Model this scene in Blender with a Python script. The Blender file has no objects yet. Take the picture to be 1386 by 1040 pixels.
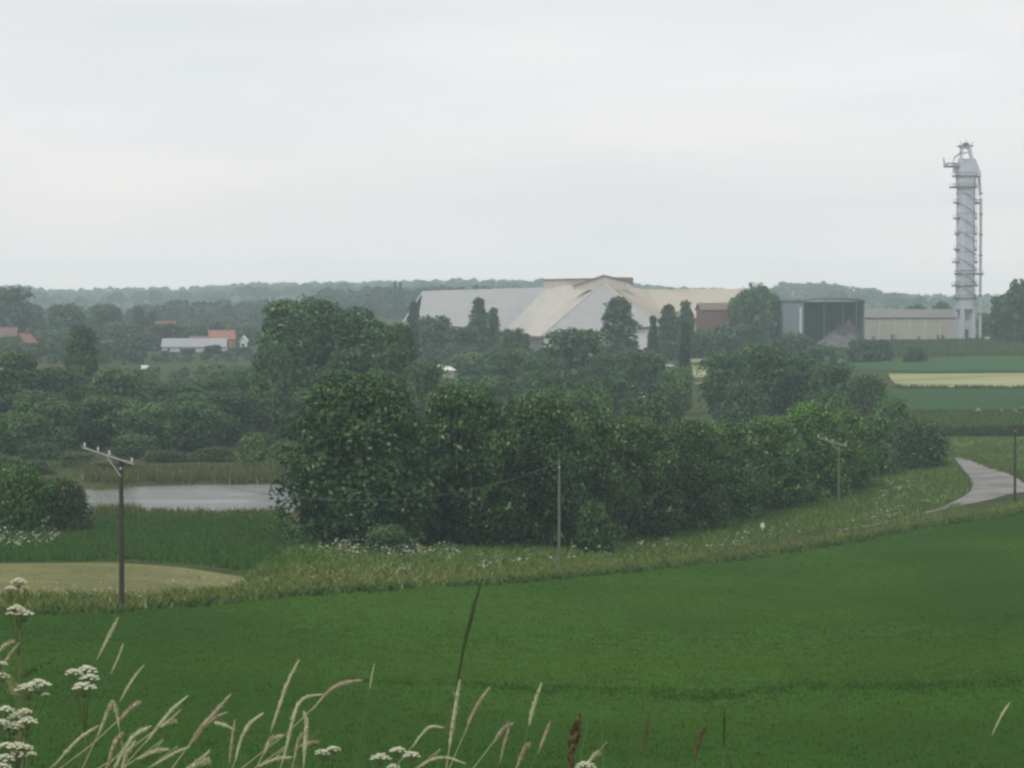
import bpy, math, random
import numpy as np
from mathutils import Vector

random.seed(7)
SC = bpy.context.scene
COL = SC.collection
R = math.radians
W0, H0, F = 1386.0, 1040.0, 3500.0       # the frame the pixel helpers speak of, and its focal length
PITCH = math.atan(120 / F)
CZ = 30.0                                 # eye height above the datum

# ------------------------------------------------------------------ camera
cam = bpy.data.objects.new('camera', bpy.data.cameras.new('camera'))
COL.objects.link(cam)
cam.location = (0, 0, CZ)
cam.rotation_euler = (R(90) - PITCH, 0, 0)
cam.data.sensor_width = 36
cam.data.lens = 36 * F / W0
cam.data.clip_start = 0.2
cam.data.clip_end = 30000
SC.camera = cam
# ------------------------------------------------------------------ exposure
SC.view_settings.view_transform = 'Standard'
SC.view_settings.look = 'None'
SC.view_settings.exposure = 0.0
SC.view_settings.gamma = 1.0
SC.view_settings.use_curve_mapping = False
SC.cycles.use_denoising = True
SC.cycles.max_bounces = 6
SC.cycles.diffuse_bounces = 3
SC.cycles.glossy_bounces = 2
SC.cycles.transmission_bounces = 3
SC.cycles.transparent_max_bounces = 8
SC.cycles.volume_bounces = 2
SC.cycles.pixel_filter_type = 'BLACKMAN_HARRIS'
SC.cycles.filter_width = 2.5
# ------------------------------------------------------------------ overcast sky
SUN_EL, SUN_AZ = R(48), R(215)            # azimuth from +Y towards +X: high behind the viewer's left shoulder
w = bpy.data.worlds.new("World"); SC.world = w; w.use_nodes = True
nt = w.node_tree; nt.nodes.clear()
n = nt.nodes.new; L = nt.links.new
out = n('ShaderNodeOutputWorld'); bg = n('ShaderNodeBackground')
sky = n('ShaderNodeTexSky'); sky.sky_type = 'NISHITA'; sky.sun_disc = False
sky.sun_elevation = SUN_EL; sky.sun_rotation = SUN_AZ; sky.air_density = 1.5; sky.dust_density = 4
sc1 = n('ShaderNodeVectorMath'); sc1.operation = 'SCALE'; sc1.inputs['Scale'].default_value = 0.10
L(sky.outputs[0], sc1.inputs[0])
tc = n('ShaderNodeTexCoord'); mp = n('ShaderNodeMapping'); mp.inputs['Scale'].default_value = (2.6, 2.6, 14)
L(tc.outputs['Generated'], mp.inputs[0])
no = n('ShaderNodeTexNoise'); no.inputs['Scale'].default_value = 1.6; no.inputs['Detail'].default_value = 6; no.inputs['Roughness'].default_value = 0.5
L(mp.outputs[0], no.inputs['Vector'])
cr = n('ShaderNodeValToRGB'); cr.color_ramp.elements[0].position = .34; cr.color_ramp.elements[1].position = .66
cr.color_ramp.elements[0].color = (.74, .765, .795, 1); cr.color_ramp.elements[1].color = (.865, .85, .855, 1)
L(no.outputs[0], cr.inputs[0])
sx = n('ShaderNodeSeparateXYZ'); L(tc.outputs['Generated'], sx.inputs[0])
# the low sky is brightened and warmed to offset dimming by the haze volume
hr = n('ShaderNodeValToRGB'); L(sx.outputs[2], hr.inputs[0]); e = hr.color_ramp.elements
e[0].position = .012; e[0].color = (.84, .745, .70, 1); e[1].position = 1; e[1].color = (.34, .34, .34, 1)
for p_, c_ in ((.017, (.60, .55, .525)), (.025, (.50, .466, .447)), (.035, (.447, .422, .409)), (.057, (.412, .398, .392)), (.085, (.393, .39, .39)), (.11, (.363, .363, .365)), (.3, (.34, .34, .34))):
    q_ = e.new(p_); q_.color = (*c_, 1)
hd = n('ShaderNodeVectorMath'); hd.operation = 'SCALE'; hd.inputs['Scale'].default_value = 3.0; L(hr.outputs[0], hd.inputs[0])
hm = n('ShaderNodeMixRGB'); hm.blend_type = 'MULTIPLY'; hm.inputs[0].default_value = 1; L(cr.outputs[0], hm.inputs[1]); L(hd.outputs[0], hm.inputs[2])
mx = n('ShaderNodeMixRGB'); mx.inputs[0].default_value = .94
L(sc1.outputs[0], mx.inputs[1]); L(hm.outputs[0], mx.inputs[2]); L(mx.outputs[0], bg.inputs[0])
bg.inputs[1].default_value = 1.0
L(bg.outputs[0], out.inputs[0])
# ------------------------------------------------------------------ veiled sun
sl = bpy.data.lights.new('sun', 'SUN'); sl.energy = 1.2; sl.angle = R(14); sl.color = (1, .97, .92)
so = bpy.data.objects.new('sun', sl); COL.objects.link(so)
sd = Vector((math.sin(SUN_AZ) * math.cos(SUN_EL), math.cos(SUN_AZ) * math.cos(SUN_EL), math.sin(SUN_EL)))
so.rotation_euler = sd.to_track_quat('Z', 'Y').to_euler(); so.location = (0, -20, 120)

# ------------------------------------------------------------------ terrain
_cols = [(-900, -250), (160, 160), (560, 560), (960, 960), (1500, 1500)]
_aU = np.array([-900, 160, 560, 960, 1450.]); _aX = (_aU - 693) / F
_T = [  # distance, then height below the eye for the five bearings
 (0.5, -1.75, -1.75, -1.75, -1.75, -1.75), (3, -1.85, -1.85, -1.85, -1.85, -1.85), (8, -2.9, -2.9, -2.9, -2.9, -2.9),
 (20, -6., -6., -6., -6., -6.), (40, -9.4, -9.4, -9.4, -9.4, -9.4), (62, -11.6, -11.6, -11.6, -11.6, -11.6),
 (90, -13.5, -13.5, -13.7, -13.7, -13.3), (122, -15.1, -15.1, -15.6, -16.1, -15.4), (150, -15.5, -15.6, -16.8, -17.8, -17.0),
 (165, -16.5, -16.6, -17.3, -18.5, -17.7), (190, -17.8, -17.9, -18.2, -19.6, -18.5), (215, -19.1, -19.2, -19.1, -20.4, -19.1),
 (236, -19.8, -19.9, -19.8, -20.9, -19.5), (275, -19.6, -19.7, -20.0, -21.3, -19.5), (300, -19.7, -19.8, -20.4, -21.3, -19.4),
 (350, -20, -20, -20.2, -21.0, -19.2), (420, -19.5, -19.5, -19.8, -20, -18.6), (500, -18.5, -18.5, -19., -19, -17.6),
 (600, -17.8, -17.8, -18.5, -18, -16.2), (700, -18, -18, -18, -17, -14.6), (800, -18, -18, -17.5, -16, -12.9),
 (900, -18, -18, -17, -15.5, -12.6), (1100, -17, -17, -15.5, -14.5, -12.4), (1400, -13, -13, -11, -13, -12.4),
 (2000, -8, -8, -6, -10, -12), (2500, -6, -6, -2, -2, -9), (3000, -3, -3, 2, -2, -7), (3500, 4, 4, 5, 0, -4), (4500, 2, 2, 2, 0, -2), (7500, -25, -25, -25, -25, -25)]
_tab = np.array(_T)
_lg = np.linspace(math.log(.5), math.log(7500), 900)
_Z = np.stack([np.interp(_lg, np.log(_tab[:, 0]), _tab[:, k + 1]) for k in range(5)], 0)
def _smooth(A, s, ax):
    k = np.arange(-int(3 * s), int(3 * s) + 1); g = np.exp(-k * k / (2 * s * s)); g /= g.sum()
    return np.apply_along_axis(lambda v: np.convolve(np.pad(v, len(k) // 2, mode='edge'), g, 'valid'), ax, A)
_Z = _smooth(_Z, 4.0, 1)
_ag = np.linspace(_aX[0], _aX[-1], 240)
_Z = np.stack([np.interp(_ag, _aX, _Z[:, j]) for j in range(_Z.shape[1])], 1)
_Z = _smooth(_Z, 9.0, 0)
POND = (-29.0, 252.0, 23.0, 20.5, CZ - 20.05)
def ground(x, y):
    x = np.asarray(x, float); y = np.asarray(y, float)
    D = np.clip(y, .5, 7499)
    a = np.clip(x / np.maximum(D, 25), _ag[0], _ag[-1] - 1e-9)
    i = (a - _ag[0]) / (_ag[1] - _ag[0]); i0 = np.clip(np.floor(i).astype(int), 0, len(_ag) - 2); fi = i - i0
    j = (np.log(D) - _lg[0]) / (_lg[1] - _lg[0]); j0 = np.clip(np.floor(j).astype(int), 0, len(_lg) - 2); fj = j - j0
    z = (_Z[i0, j0] * (1 - fi) + _Z[i0 + 1, j0] * fi) * (1 - fj) + (_Z[i0, j0 + 1] * (1 - fi) + _Z[i0 + 1, j0 + 1] * fi) * fj
    # small natural undulation, growing with distance
    amp = np.clip((D - 15) / 400, 0, 1) * .25
    z = z + amp * (np.sin(x * .11 + y * .05) + .6 * np.sin(y * .13 - x * .07 + 1.3))
    px, py, rx, ry, pz = POND
    q = np.sqrt(((x - px) / rx) ** 2 + ((y - py) / ry) ** 2)
    t = np.clip((1.12 - q) / .3, 0, 1); t = t * t * (3 - 2 * t)
    z = z * (1 - t) + (pz - CZ - .9) * t
    # the ridge line of the far hills
    hb = np.interp(a * F + 693, [-200, 30, 95, 200, 260, 350, 480, 600, 740, 860, 900, 1000, 1055, 1110, 1150, 1190, 1260, 1340, 1450], [-2, -3, -9, -4, -6, 0, 1, 4, 4, 0, -2, -5, 3, 4, 1, -3, -5, -6, -4])
    t = np.clip((D - 1700) / 600, 0, 1); z = z + hb * t * t * (3 - 2 * t)
    return z + CZ
def gz(x, y): return float(ground(x, y))
def ray(u, v):
    a = (u - 693) / F; b = (520 - v) / F
    dy = math.cos(PITCH) + b * math.sin(PITCH); dz = -math.sin(PITCH) + b * math.cos(PITCH)
    return a / dy, dz / dy
def P(u, v, D):
    ax, az = ray(u, v); return Vector((ax * D, D, CZ + az * D))
_Ds = np.exp(np.linspace(math.log(40), math.log(6000), 6000))
def G(u, v):
    ax, az = ray(u, v)
    hit = np.nonzero(CZ + az * _Ds <= ground(ax * _Ds, _Ds))[0]
    D = _Ds[hit[0]] if len(hit) else 5000
    return Vector((ax * D, D, gz(ax * D, D)))
def on(u, D):
    x = (u - 693) / F * D; return Vector((x, D, gz(x, D)))

# ------------------------------------------------------------------ materials
def mat(name, col, rough=.85, noise=None, scale=1.0, detail=5, amt=.5, stretch=(1, 1, 1), bump=0, metal=0, spec=.3, col3=None, s3=.05):
    m = bpy.data.materials.new(name); m.use_nodes = True; t = m.node_tree; b = t.nodes['Principled BSDF']
    b.inputs['Roughness'].default_value = rough; b.inputs['Metallic'].default_value = metal
    b.inputs['Specular IOR Level'].default_value = spec
    b.inputs['Base Color'].default_value = (*col, 1)
    if rough >= .94: b.inputs['Specular IOR Level'].default_value = 0
    if noise is not None:
        g = t.nodes.new('ShaderNodeNewGeometry') ; mpn = t.nodes.new('ShaderNodeMapping'); mpn.inputs['Scale'].default_value = stretch
        t.links.new(g.outputs['Position'], mpn.inputs[0])
        nn = t.nodes.new('ShaderNodeTexNoise'); nn.inputs['Scale'].default_value = scale; nn.inputs['Detail'].default_value = detail; nn.inputs['Roughness'].default_value = .62
        t.links.new(mpn.outputs[0], nn.inputs['Vector'])
        r = t.nodes.new('ShaderNodeValToRGB'); r.color_ramp.elements[0].position = .5 - amt / 2; r.color_ramp.elements[1].position = .5 + amt / 2
        r.color_ramp.elements[0].color = (*col, 1); r.color_ramp.elements[1].color = (*noise, 1)
        t.links.new(nn.outputs[0], r.inputs[0]); src = r.outputs[0]
        if col3:
            n3 = t.nodes.new('ShaderNodeTexNoise'); n3.inputs['Scale'].default_value = s3; n3.inputs['Detail'].default_value = 3
            t.links.new(mpn.outputs[0], n3.inputs['Vector'])
            r3 = t.nodes.new('ShaderNodeValToRGB'); r3.color_ramp.elements[0].position = .45; r3.color_ramp.elements[1].position = .62
            mix = t.nodes.new('ShaderNodeMixRGB'); t.links.new(n3.outputs[0], r3.inputs[0]); t.links.new(r3.outputs[0], mix.inputs[0])
            t.links.new(src, mix.inputs[1]); mix.inputs[2].default_value = (*col3, 1); src = mix.outputs[0]
        t.links.new(src, b.inputs['Base Color'])
        if bump:
            bn = t.nodes.new('ShaderNodeBump'); bn.inputs['Strength'].default_value = bump; bn.inputs['Distance'].default_value = .3
            t.links.new(nn.outputs[0], bn.inputs['Height']); t.links.new(bn.outputs[0], b.inputs['Normal'])
    return m
def leafmat(name, lo, hi, pale=None, trans=.25, objcol=True, patch=0, patchcol=None, spec=.18):
    """leaves and blades: colour runs lo -> hi by the face's own tint, times the object's colour"""
    m = bpy.data.materials.new(name); m.use_nodes = True; t = m.node_tree; b = t.nodes['Principled BSDF']
    b.inputs['Roughness'].default_value = .68; b.inputs['Specular IOR Level'].default_value = spec
    a = t.nodes.new('ShaderNodeAttribute'); a.attribute_name = 'tint'
    r = t.nodes.new('ShaderNodeValToRGB'); e = r.color_ramp.elements
    e[0].position = 0; e[0].color = (*lo, 1); e[1].position = .9 if pale else 1; e[1].color = (*hi, 1)
    if pale: x = e.new(.965); x.color = (*pale, 1)
    t.links.new(a.outputs['Fac'], r.inputs[0]); src = r.outputs[0]
    if patch:
        g = t.nodes.new('ShaderNodeNewGeometry'); nn = t.nodes.new('ShaderNodeTexNoise'); nn.inputs['Scale'].default_value = patch; nn.inputs['Detail'].default_value = 4
        mpn = t.nodes.new('ShaderNodeMapping'); mpn.inputs['Scale'].default_value = (.22, 1, 1); t.links.new(g.outputs['Position'], mpn.inputs[0]); t.links.new(mpn.outputs[0], nn.inputs['Vector'])
        r2 = t.nodes.new('ShaderNodeValToRGB'); r2.color_ramp.elements[0].position = .42; r2.color_ramp.elements[1].position = .64
        t.links.new(nn.outputs[0], r2.inputs[0]); q = t.nodes.new('ShaderNodeMixRGB'); t.links.new(r2.outputs[0], q.inputs[0]); t.links.new(src, q.inputs[1]); q.inputs[2].default_value = (*patchcol, 1); src = q.outputs[0]
    if objcol:
        oi = t.nodes.new('ShaderNodeObjectInfo'); mm = t.nodes.new('ShaderNodeMixRGB'); mm.blend_type = 'MULTIPLY'; mm.inputs[0].default_value = 1
        t.links.new(src, mm.inputs[1]); t.links.new(oi.outputs['Color'], mm.inputs[2]); src = mm.outputs[0]
    t.links.new(src, b.inputs['Base Color'])
    tr = t.nodes.new('ShaderNodeBsdfTranslucent'); t.links.new(src, tr.inputs[0])
    ms = t.nodes.new('ShaderNodeMixShader'); ms.inputs[0].default_value = trans
    t.links.new(b.outputs[0], ms.inputs[1]); t.links.new(tr.outputs[0], ms.inputs[2])
    t.links.new(ms.outputs[0], t.nodes['Material Output'].inputs[0])
    return m
M = {}
M['ground'] = mat('meadow', (.040, .068, .024), .95, (.085, .105, .045), .25, 8, .4, (1, 1, 1), .3, col3=(.095, .088, .045), s3=.03)
M['crop'] = mat('crop_base', (.046, .108, .020), .95, (.070, .148, .030), 2.5, 8, .5, (1, .45, 1), .35, col3=(.040, .095, .022), s3=.05)
M['straw'] = mat('straw', (.19, .19, .085), .95, (.26, .255, .12), 1.2, 8, .4, (.8, 1.3, 1), .3, col3=(.17, .175, .085), s3=.12)
M['soil'] = mat('soil', (.09, .075, .055), .95, (.14, .12, .08), 1.5, 6, .5)
M['asphalt'] = mat('lane', (.22, .205, .19), .9, (.30, .28, .26), .8, 8, .5, (1, 1, 1), .2, col3=(.17, .165, .155), s3=.25)
M['chalk'] = mat('dusty_track', (.22, .20, .16), .95, (.32, .30, .25), .8, 6, .5)
M['fgreen'] = mat('far_crop', (.050, .110, .042), .95, (.070, .135, .055), .05, 8, .4, (.6, 3, 1), .1, col3=(.060, .115, .050), s3=.012)
M['fgreen2'] = mat('far_beet_crop', (.042, .090, .040), .95, (.060, .110, .050), .08, 8, .4, (.6, 3, 1), .1)
M['pasture'] = mat('pasture_grass', (.050, .085, .034), .95, (.080, .115, .048), .12, 8, .4, (.6, 2, 1), .2)
M['fpale'] = mat('far_ripe_crop', (.32, .33, .17), .95, (.40, .40, .23), .06, 8, .4, (.6, 3, 1), .1, col3=(.22, .26, .12), s3=.02)
M['paddock'] = mat('paddock_grass', (.10, .17, .055), .95, (.15, .21, .09), .3, 8, .4, (.35, 1.8, 1), .2, col3=(.075, .12, .05), s3=.12)
M['leaf'] = leafmat('foliage', (.018, .038, .014), (.130, .190, .064), (.27, .30, .19))
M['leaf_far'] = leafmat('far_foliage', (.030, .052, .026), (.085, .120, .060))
M['blade'] = leafmat('rough_grass', (.045, .080, .020), (.14, .17, .065), (.27, .26, .16), .2)
M['cropblade'] = leafmat('crop_blades', (.067, .133, .014), (.091, .168, .021), None, .3, True, .055, (.056, .122, .020), 0)
M['bark'] = mat('bark', (.07, .06, .05), .95, (.12, .10, .08), 4, 4, .5)
M['wood'] = mat('pole_wood', (.038, .033, .025), .85, (.080, .068, .052), 3, 6, .5, (6, 6, .6))
M['greywood'] = mat('weathered_pole', (.12, .12, .10), .9, (.19, .185, .155), 3, 6, .5, (6, 6, .6))
M['steel'] = mat('galvanised_steel', (.50, .51, .52), .55, (.62, .63, .63), 3, 4, .5, metal=.3)
M['arm'] = mat('weathered_arm', (.30, .30, .28), .8, (.40, .40, .37), 3, 4, .5)
M['wire'] = mat('wire', (.17, .17, .17), .6)
M['ceramic'] = mat('insulator', (.75, .75, .72), .4)
M['white'] = mat('white_paint', (.78, .78, .77), .5, (.70, .70, .69), 1.5, 4, .5)
M['roofpale'] = mat('pale_sheet_roof', (.48, .44, .385), .85, (.58, .54, .48), .5, 8, .35, (1, .12, .12), col3=(.46, .43, .385), s3=.05)
M['roofgrey'] = mat('grey_sheet_roof', (.34, .34, .335), .85, (.42, .42, .41), .3, 8, .5, (1, 1, .3))
M['rooftan'] = mat('tan_sheet_roof', (.48, .41, .33), .85, (.56, .49, .40), .3, 8, .5, (1, 1, .3), col3=(.43, .38, .31), s3=.04)
M['brownsheet'] = mat('brown_sheet', (.17, .13, .095), .8, (.24, .19, .14), .5, 6, .5)
M['darkmetal'] = mat('dark_steel', (.10, .10, .105), .6, (.16, .16, .16), 1, 4, .5)
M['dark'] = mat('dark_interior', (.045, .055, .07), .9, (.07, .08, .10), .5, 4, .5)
M['bluegrey'] = mat('blue_grey_cladding', (.17, .20, .24), .7, (.22, .25, .29), .4, 6, .5, (4, 4, .3))
M['beigewall'] = mat('beige_wall', (.40, .37, .30), .9, (.48, .45, .37), .3, 6, .5, (2, 2, .4))
M['asbestos'] = mat('fibre_cement_roof', (.20, .185, .185), .9, (.27, .25, .24), .4, 6, .5)
M['tower'] = mat('tower_cladding', (.42, .43, .48), .6, (.58, .59, .63), .5, 6, .35, (1, 1, .12), metal=.15)
M['brick'] = mat('red_brick', (.15, .085, .07), .9, (.20, .115, .09), 1, 6, .5)
M['tile'] = mat('orange_roof_tile', (.30, .13, .09), .85, (.38, .18, .125), .6, 6, .5)
M['tiledark'] = mat('weathered_red_tile', (.17, .10, .10), .85, (.22, .13, .13), .6, 6, .5)
M['cream'] = mat('cream_render', (.52, .51, .48), .9, (.60, .59, .55), .5, 5, .5)
M['slate'] = mat('slate_roof', (.30, .31, .33), .8, (.40, .41, .43), .6, 5, .5)
M['glass'] = mat('window_glass', (.05, .06, .07), .15, spec=.6)
M['stone'] = mat('stone_heap', (.12, .12, .13), .95, (.20, .195, .20), .4, 8, .4, bump=.5)
M['scrap'] = mat('rusty_heap', (.08, .058, .055), .95, (.14, .105, .095), .6, 8, .5, bump=.5)
M['tyre'] = mat('tyre_rubber', (.03, .03, .03), .9)
M['petal'] = mat('white_petals', (.64, .64, .48), .7, (.50, .52, .36), 90, 3, .5)
M['stem'] = mat('green_stem', (.10, .14, .05), .7, (.15, .17, .08), 30, 3, .5)
M['strawstem'] = mat('dry_stem', (.32, .33, .17), .75, (.42, .41, .25), 40, 3, .5)
M['head'] = mat('grass_head', (.44, .47, .26), .85, (.58, .58, .38), 120, 4, .5)
M['headred'] = mat('buff_grass_head', (.36, .32, .20), .85, (.48, .44, .31), 120, 4, .5)
M['headgreen'] = mat('green_grass_head', (.020, .038, .010), .9, (.04, .07, .02), 120, 4, .5)
M['dock'] = mat('dock_seeds', (.10, .072, .035), .9, (.17, .135, .075), 100, 4, .5)
# water
m = bpy.data.materials.new('pond_water'); m.use_nodes = True; t = m.node_tree; b = t.nodes['Principled BSDF']
b.inputs['Base Color'].default_value = (.24, .245, .24, 1); b.inputs['Roughness'].default_value = .14; b.inputs['IOR'].default_value = 1.33
g = t.nodes.new('ShaderNodeNewGeometry'); mpn = t.nodes.new('ShaderNodeMapping'); mpn.inputs['Scale'].default_value = (.28, 1.5, 1)
t.links.new(g.outputs['Position'], mpn.inputs[0]); nn = t.nodes.new('ShaderNodeTexNoise'); nn.inputs['Scale'].default_value = 1.6; nn.inputs['Detail'].default_value = 7; nn.inputs['Roughness'].default_value = .65
t.links.new(mpn.outputs[0], nn.inputs['Vector'])
n4 = t.nodes.new('ShaderNodeTexNoise'); n4.inputs['Scale'].default_value = .22; n4.inputs['Detail'].default_value = 3; t.links.new(mpn.outputs[0], n4.inputs['Vector'])
r4 = t.nodes.new('ShaderNodeMapRange'); r4.inputs[1].default_value = .38; r4.inputs[2].default_value = .6; r4.inputs[3].default_value = .1; r4.inputs[4].default_value = 1.0; t.links.new(n4.outputs[0], r4.inputs[0])
bn = t.nodes.new('ShaderNodeBump'); bn.inputs['Distance'].default_value = .26; t.links.new(r4.outputs[0], bn.inputs['Strength']); t.links.new(nn.outputs[0], bn.inputs['Height']); t.links.new(bn.outputs[0], b.inputs['Normal'])
M['water'] = m

# ------------------------------------------------------------------ mesh helpers
class MB:
    def __init__(s): s.v = []; s.f = []
    def add(s, vs, fs):
        k = len(s.v); s.v += [tuple(p) for p in vs]; s.f += [tuple(i + k for i in f) for f in fs]; return s
    def box(s, c, d, rz=0):
        c_, s_ = math.cos(rz), math.sin(rz); vs = []
        for z in (-.5, .5):
            for x, y in ((-.5, -.5), (.5, -.5), (.5, .5), (-.5, .5)):
                X, Y = x * d[0], y * d[1]; vs.append((c[0] + X * c_ - Y * s_, c[1] + X * s_ + Y * c_, c[2] + z * d[2]))
        return s.add(vs, [(0, 3, 2, 1), (4, 5, 6, 7), (0, 1, 5, 4), (1, 2, 6, 5), (2, 3, 7, 6), (3, 0, 4, 7)])
    def tube(s, pts, rad, n=8, cap=True):
        pts = [Vector(p) for p in pts]; m = len(pts)
        if not hasattr(rad, '__len__'): rad = [rad] * m
        vs = []
        for i, p in enumerate(pts):
            d = (pts[min(i + 1, m - 1)] - pts[max(i - 1, 0)]).normalized()
            a = d.cross(Vector((0, 1, 0)) if abs(d.y) < .9 else Vector((1, 0, 0))).normalized(); b_ = d.cross(a)
            for k in range(n):
                th = 2 * math.pi * k / n; vs.append(p + (a * math.cos(th) + b_ * math.sin(th)) * rad[i])
        fs = [(i * n + k, i * n + (k + 1) % n, (i + 1) * n + (k + 1) % n, (i + 1) * n + k) for i in range(m - 1) for k in range(n)]
        if cap: fs += [tuple(range(n))[::-1], tuple(range((m - 1) * n, m * n))]
        return s.add(vs, fs)
    def slab(s, poly, off):
        """polygon given an offset vector: a plate with real thickness"""
        k = len(poly); o = Vector(off); vs = [Vector(p) for p in poly] + [Vector(p) + o for p in poly]
        return s.add(vs, [tuple(range(k)), tuple(range(2 * k - 1, k - 1, -1))] + [(i, i + k, (i + 1) % k + k, (i + 1) % k) for i in range(k)])
    def build(s, name, m, parent=None, smooth=False):
        me = bpy.data.meshes.new(name); me.from_pydata(s.v, [], s.f); me.materials.append(m); me.update()
        if smooth: me.polygons.foreach_set('use_smooth', [True] * len(me.polygons))
        o = bpy.data.objects.new(name, me); COL.objects.link(o); o.parent = parent
        return o
def npmesh(name, V, nper, tint, m, smooth=False):
    """V: (faces*nper, 3) vertices, each face its own; tint: per face"""
    me = bpy.data.meshes.new(name); nv = len(V); nf = nv // nper
    me.vertices.add(nv); me.vertices.foreach_set('co', np.asarray(V, np.float32).ravel())
    me.loops.add(nv); me.loops.foreach_set('vertex_index', np.arange(nv, dtype=np.int32))
    me.polygons.add(nf); me.polygons.foreach_set('loop_start', np.arange(0, nv, nper, dtype=np.int32))
    me.update(calc_edges=True)
    at = me.attributes.new('tint', 'FLOAT', 'FACE'); at.data.foreach_set('value', np.asarray(tint, np.float32))
    me.materials.append(m); return me
def link(name, me, parent=None, loc=None):
    o = bpy.data.objects.new(name, me); COL.objects.link(o); o.parent = parent
    if loc is not None: o.location = loc
    return o
def tag(o, label=None, cat=None, group=None, kind=None):
    if label: o['label'] = label
    if cat: o['category'] = cat
    if group: o['group'] = group
    if kind: o['kind'] = kind
    return o
def empty(name, loc, rz=0, label=None, cat=None, group=None):
    o = bpy.data.objects.new(name, None); COL.objects.link(o); o.location = loc; o.rotation_euler = (0, 0, rz); o.empty_display_size = .3
    return tag(o, label, cat, group)

# ------------------------------------------------------------------ the ground sheet
ys = [-80., -40., -15., 0.]; yv = 2.0
while yv < 4700: ys.append(yv); yv += max(1.0, yv * .0085)
ys = np.array(ys); sg = np.linspace(-1, 1, 301); sg = np.sign(sg) * (.55 * np.abs(sg) + .45 * np.abs(sg) ** 3)
XX = sg[None, :] * (70 + .62 * np.maximum(ys, 0))[:, None]; YY = np.repeat(ys[:, None], len(sg), 1)
ZZ = ground(XX, YY)
nr, nc = XX.shape
me = bpy.data.meshes.new('ground'); V = np.stack([XX, YY, ZZ], -1).reshape(-1, 3)
me.vertices.add(nr * nc); me.vertices.foreach_set('co', V.astype(np.float32).ravel())
I = np.arange(nr * nc).reshape(nr, nc); Q = np.stack([I[:-1, :-1], I[:-1, 1:], I[1:, 1:], I[1:, :-1]], -1).reshape(-1, 4)
me.loops.add(Q.size); me.loops.foreach_set('vertex_index', Q.ravel().astype(np.int32))
me.polygons.add(len(Q)); me.polygons.foreach_set('loop_start', np.arange(0, Q.size, 4, dtype=np.int32)); me.update(calc_edges=True)
me.polygons.foreach_set('use_smooth', [True] * len(Q)); me.materials.append(M['ground'])
tag(link('ground', me), 'meadow covered valley ground', kind='structure')

def resample(pts, k):
    pts = [np.array(p[:2], float) for p in pts]; d = [0]
    for a_, b_ in zip(pts, pts[1:]): d.append(d[-1] + np.linalg.norm(b_ - a_))
    t_ = np.linspace(0, d[-1], k); P_ = np.array(pts)
    return np.stack([np.interp(t_, d, P_[:, 0]), np.interp(t_, d, P_[:, 1])], -1)
def wpts(seq): return [(G(*p[:2]) if len(p) == 2 else on(p[0], p[2])) for p in seq]   # (u,v) on the ground, or (u,_,distance)
def band(name, A, B, m, lift=.06, nu=160, nv=12, label=None, wob=.25):
    A = resample(wpts(A), nu); B = resample(wpts(B), nu); rg = np.random.RandomState(len(name))
    A = A + wob * rg.randn(nu, 2) * .5; B = B + wob * rg.randn(nu, 2) * .5
    t_ = np.linspace(0, 1, nv)[:, None, None]; XY = A[None] * (1 - t_) + B[None] * t_
    Z = ground(XY[..., 0], XY[..., 1]) + lift
    V = np.concatenate([XY, Z[..., None]], -1).reshape(-1, 3); I = np.arange(nu * nv).reshape(nv, nu)
    Q = np.stack([I[:-1, :-1], I[:-1, 1:], I[1:, 1:], I[1:, :-1]], -1).reshape(-1, 4)
    me = bpy.data.meshes.new(name); me.from_pydata(V.tolist(), [], Q.tolist()); me.update()
    if me.polygons[0].normal.z < 0: me.flip_normals()
    me.polygons.foreach_set('use_smooth', [True] * len(Q)); me.materials.append(m)
    tag(link(name, me), label, kind='structure'); return np.concatenate([A, B[::-1]], 0)

EDGE = [(-300, 836), (0, 834), (160, 830), (300, 818), (400, 808), (550, 798), (700, 790), (800, 780), (930, 765), (1050, 752), (1150, 735), (1250, 716), (1386, 695), (1500, 688)]
def sh(pts, dv): return [(u, v + dv) for u, v in pts]
crop_poly = band('crop_field', EDGE, [(-400, 0, 48), (500, 0, 48), (1000, 0, 48), (1750, 0, 48)], M['crop'], .05, 260, 90, 'green cereal field on the slope', 0)
straw_poly = band('stubble_field', [(-300, 768), (0, 764), (160, 763), (250, 770), (330, 783)], [(-300, 806), (0, 808), (160, 808), (250, 804), (335, 793)], M['straw'], .05, 80, 14, 'pale mown strip below the rough verge', 0)
# the lane, its far bend and the glimpses of its near run
road_l = [(1292, 621), (1300, 632), (1312, 645), (1317, 656), (1313, 667), (1297, 677), (1270, 689), (1230, 700), (1180, 711), (1135, 718)]
road_r = [(1302, 621), (1330, 629), (1360, 640), (1382, 652), (1378, 665), (1350, 675), (1300, 686), (1262, 694), (1215, 704), (1183, 713), (1140, 720)]
band('lane', road_l, road_r, M['asphalt'], .07, 90, 8, 'grey lane bending round the end bush', .04)
band('lane_branch', [(1352, 641), (1386, 655), (1500, 672)], [(1350, 672), (1386, 667), (1500, 690)], M['asphalt'], .062, 30, 6, 'grey lane leaving the bend', .04)
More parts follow.
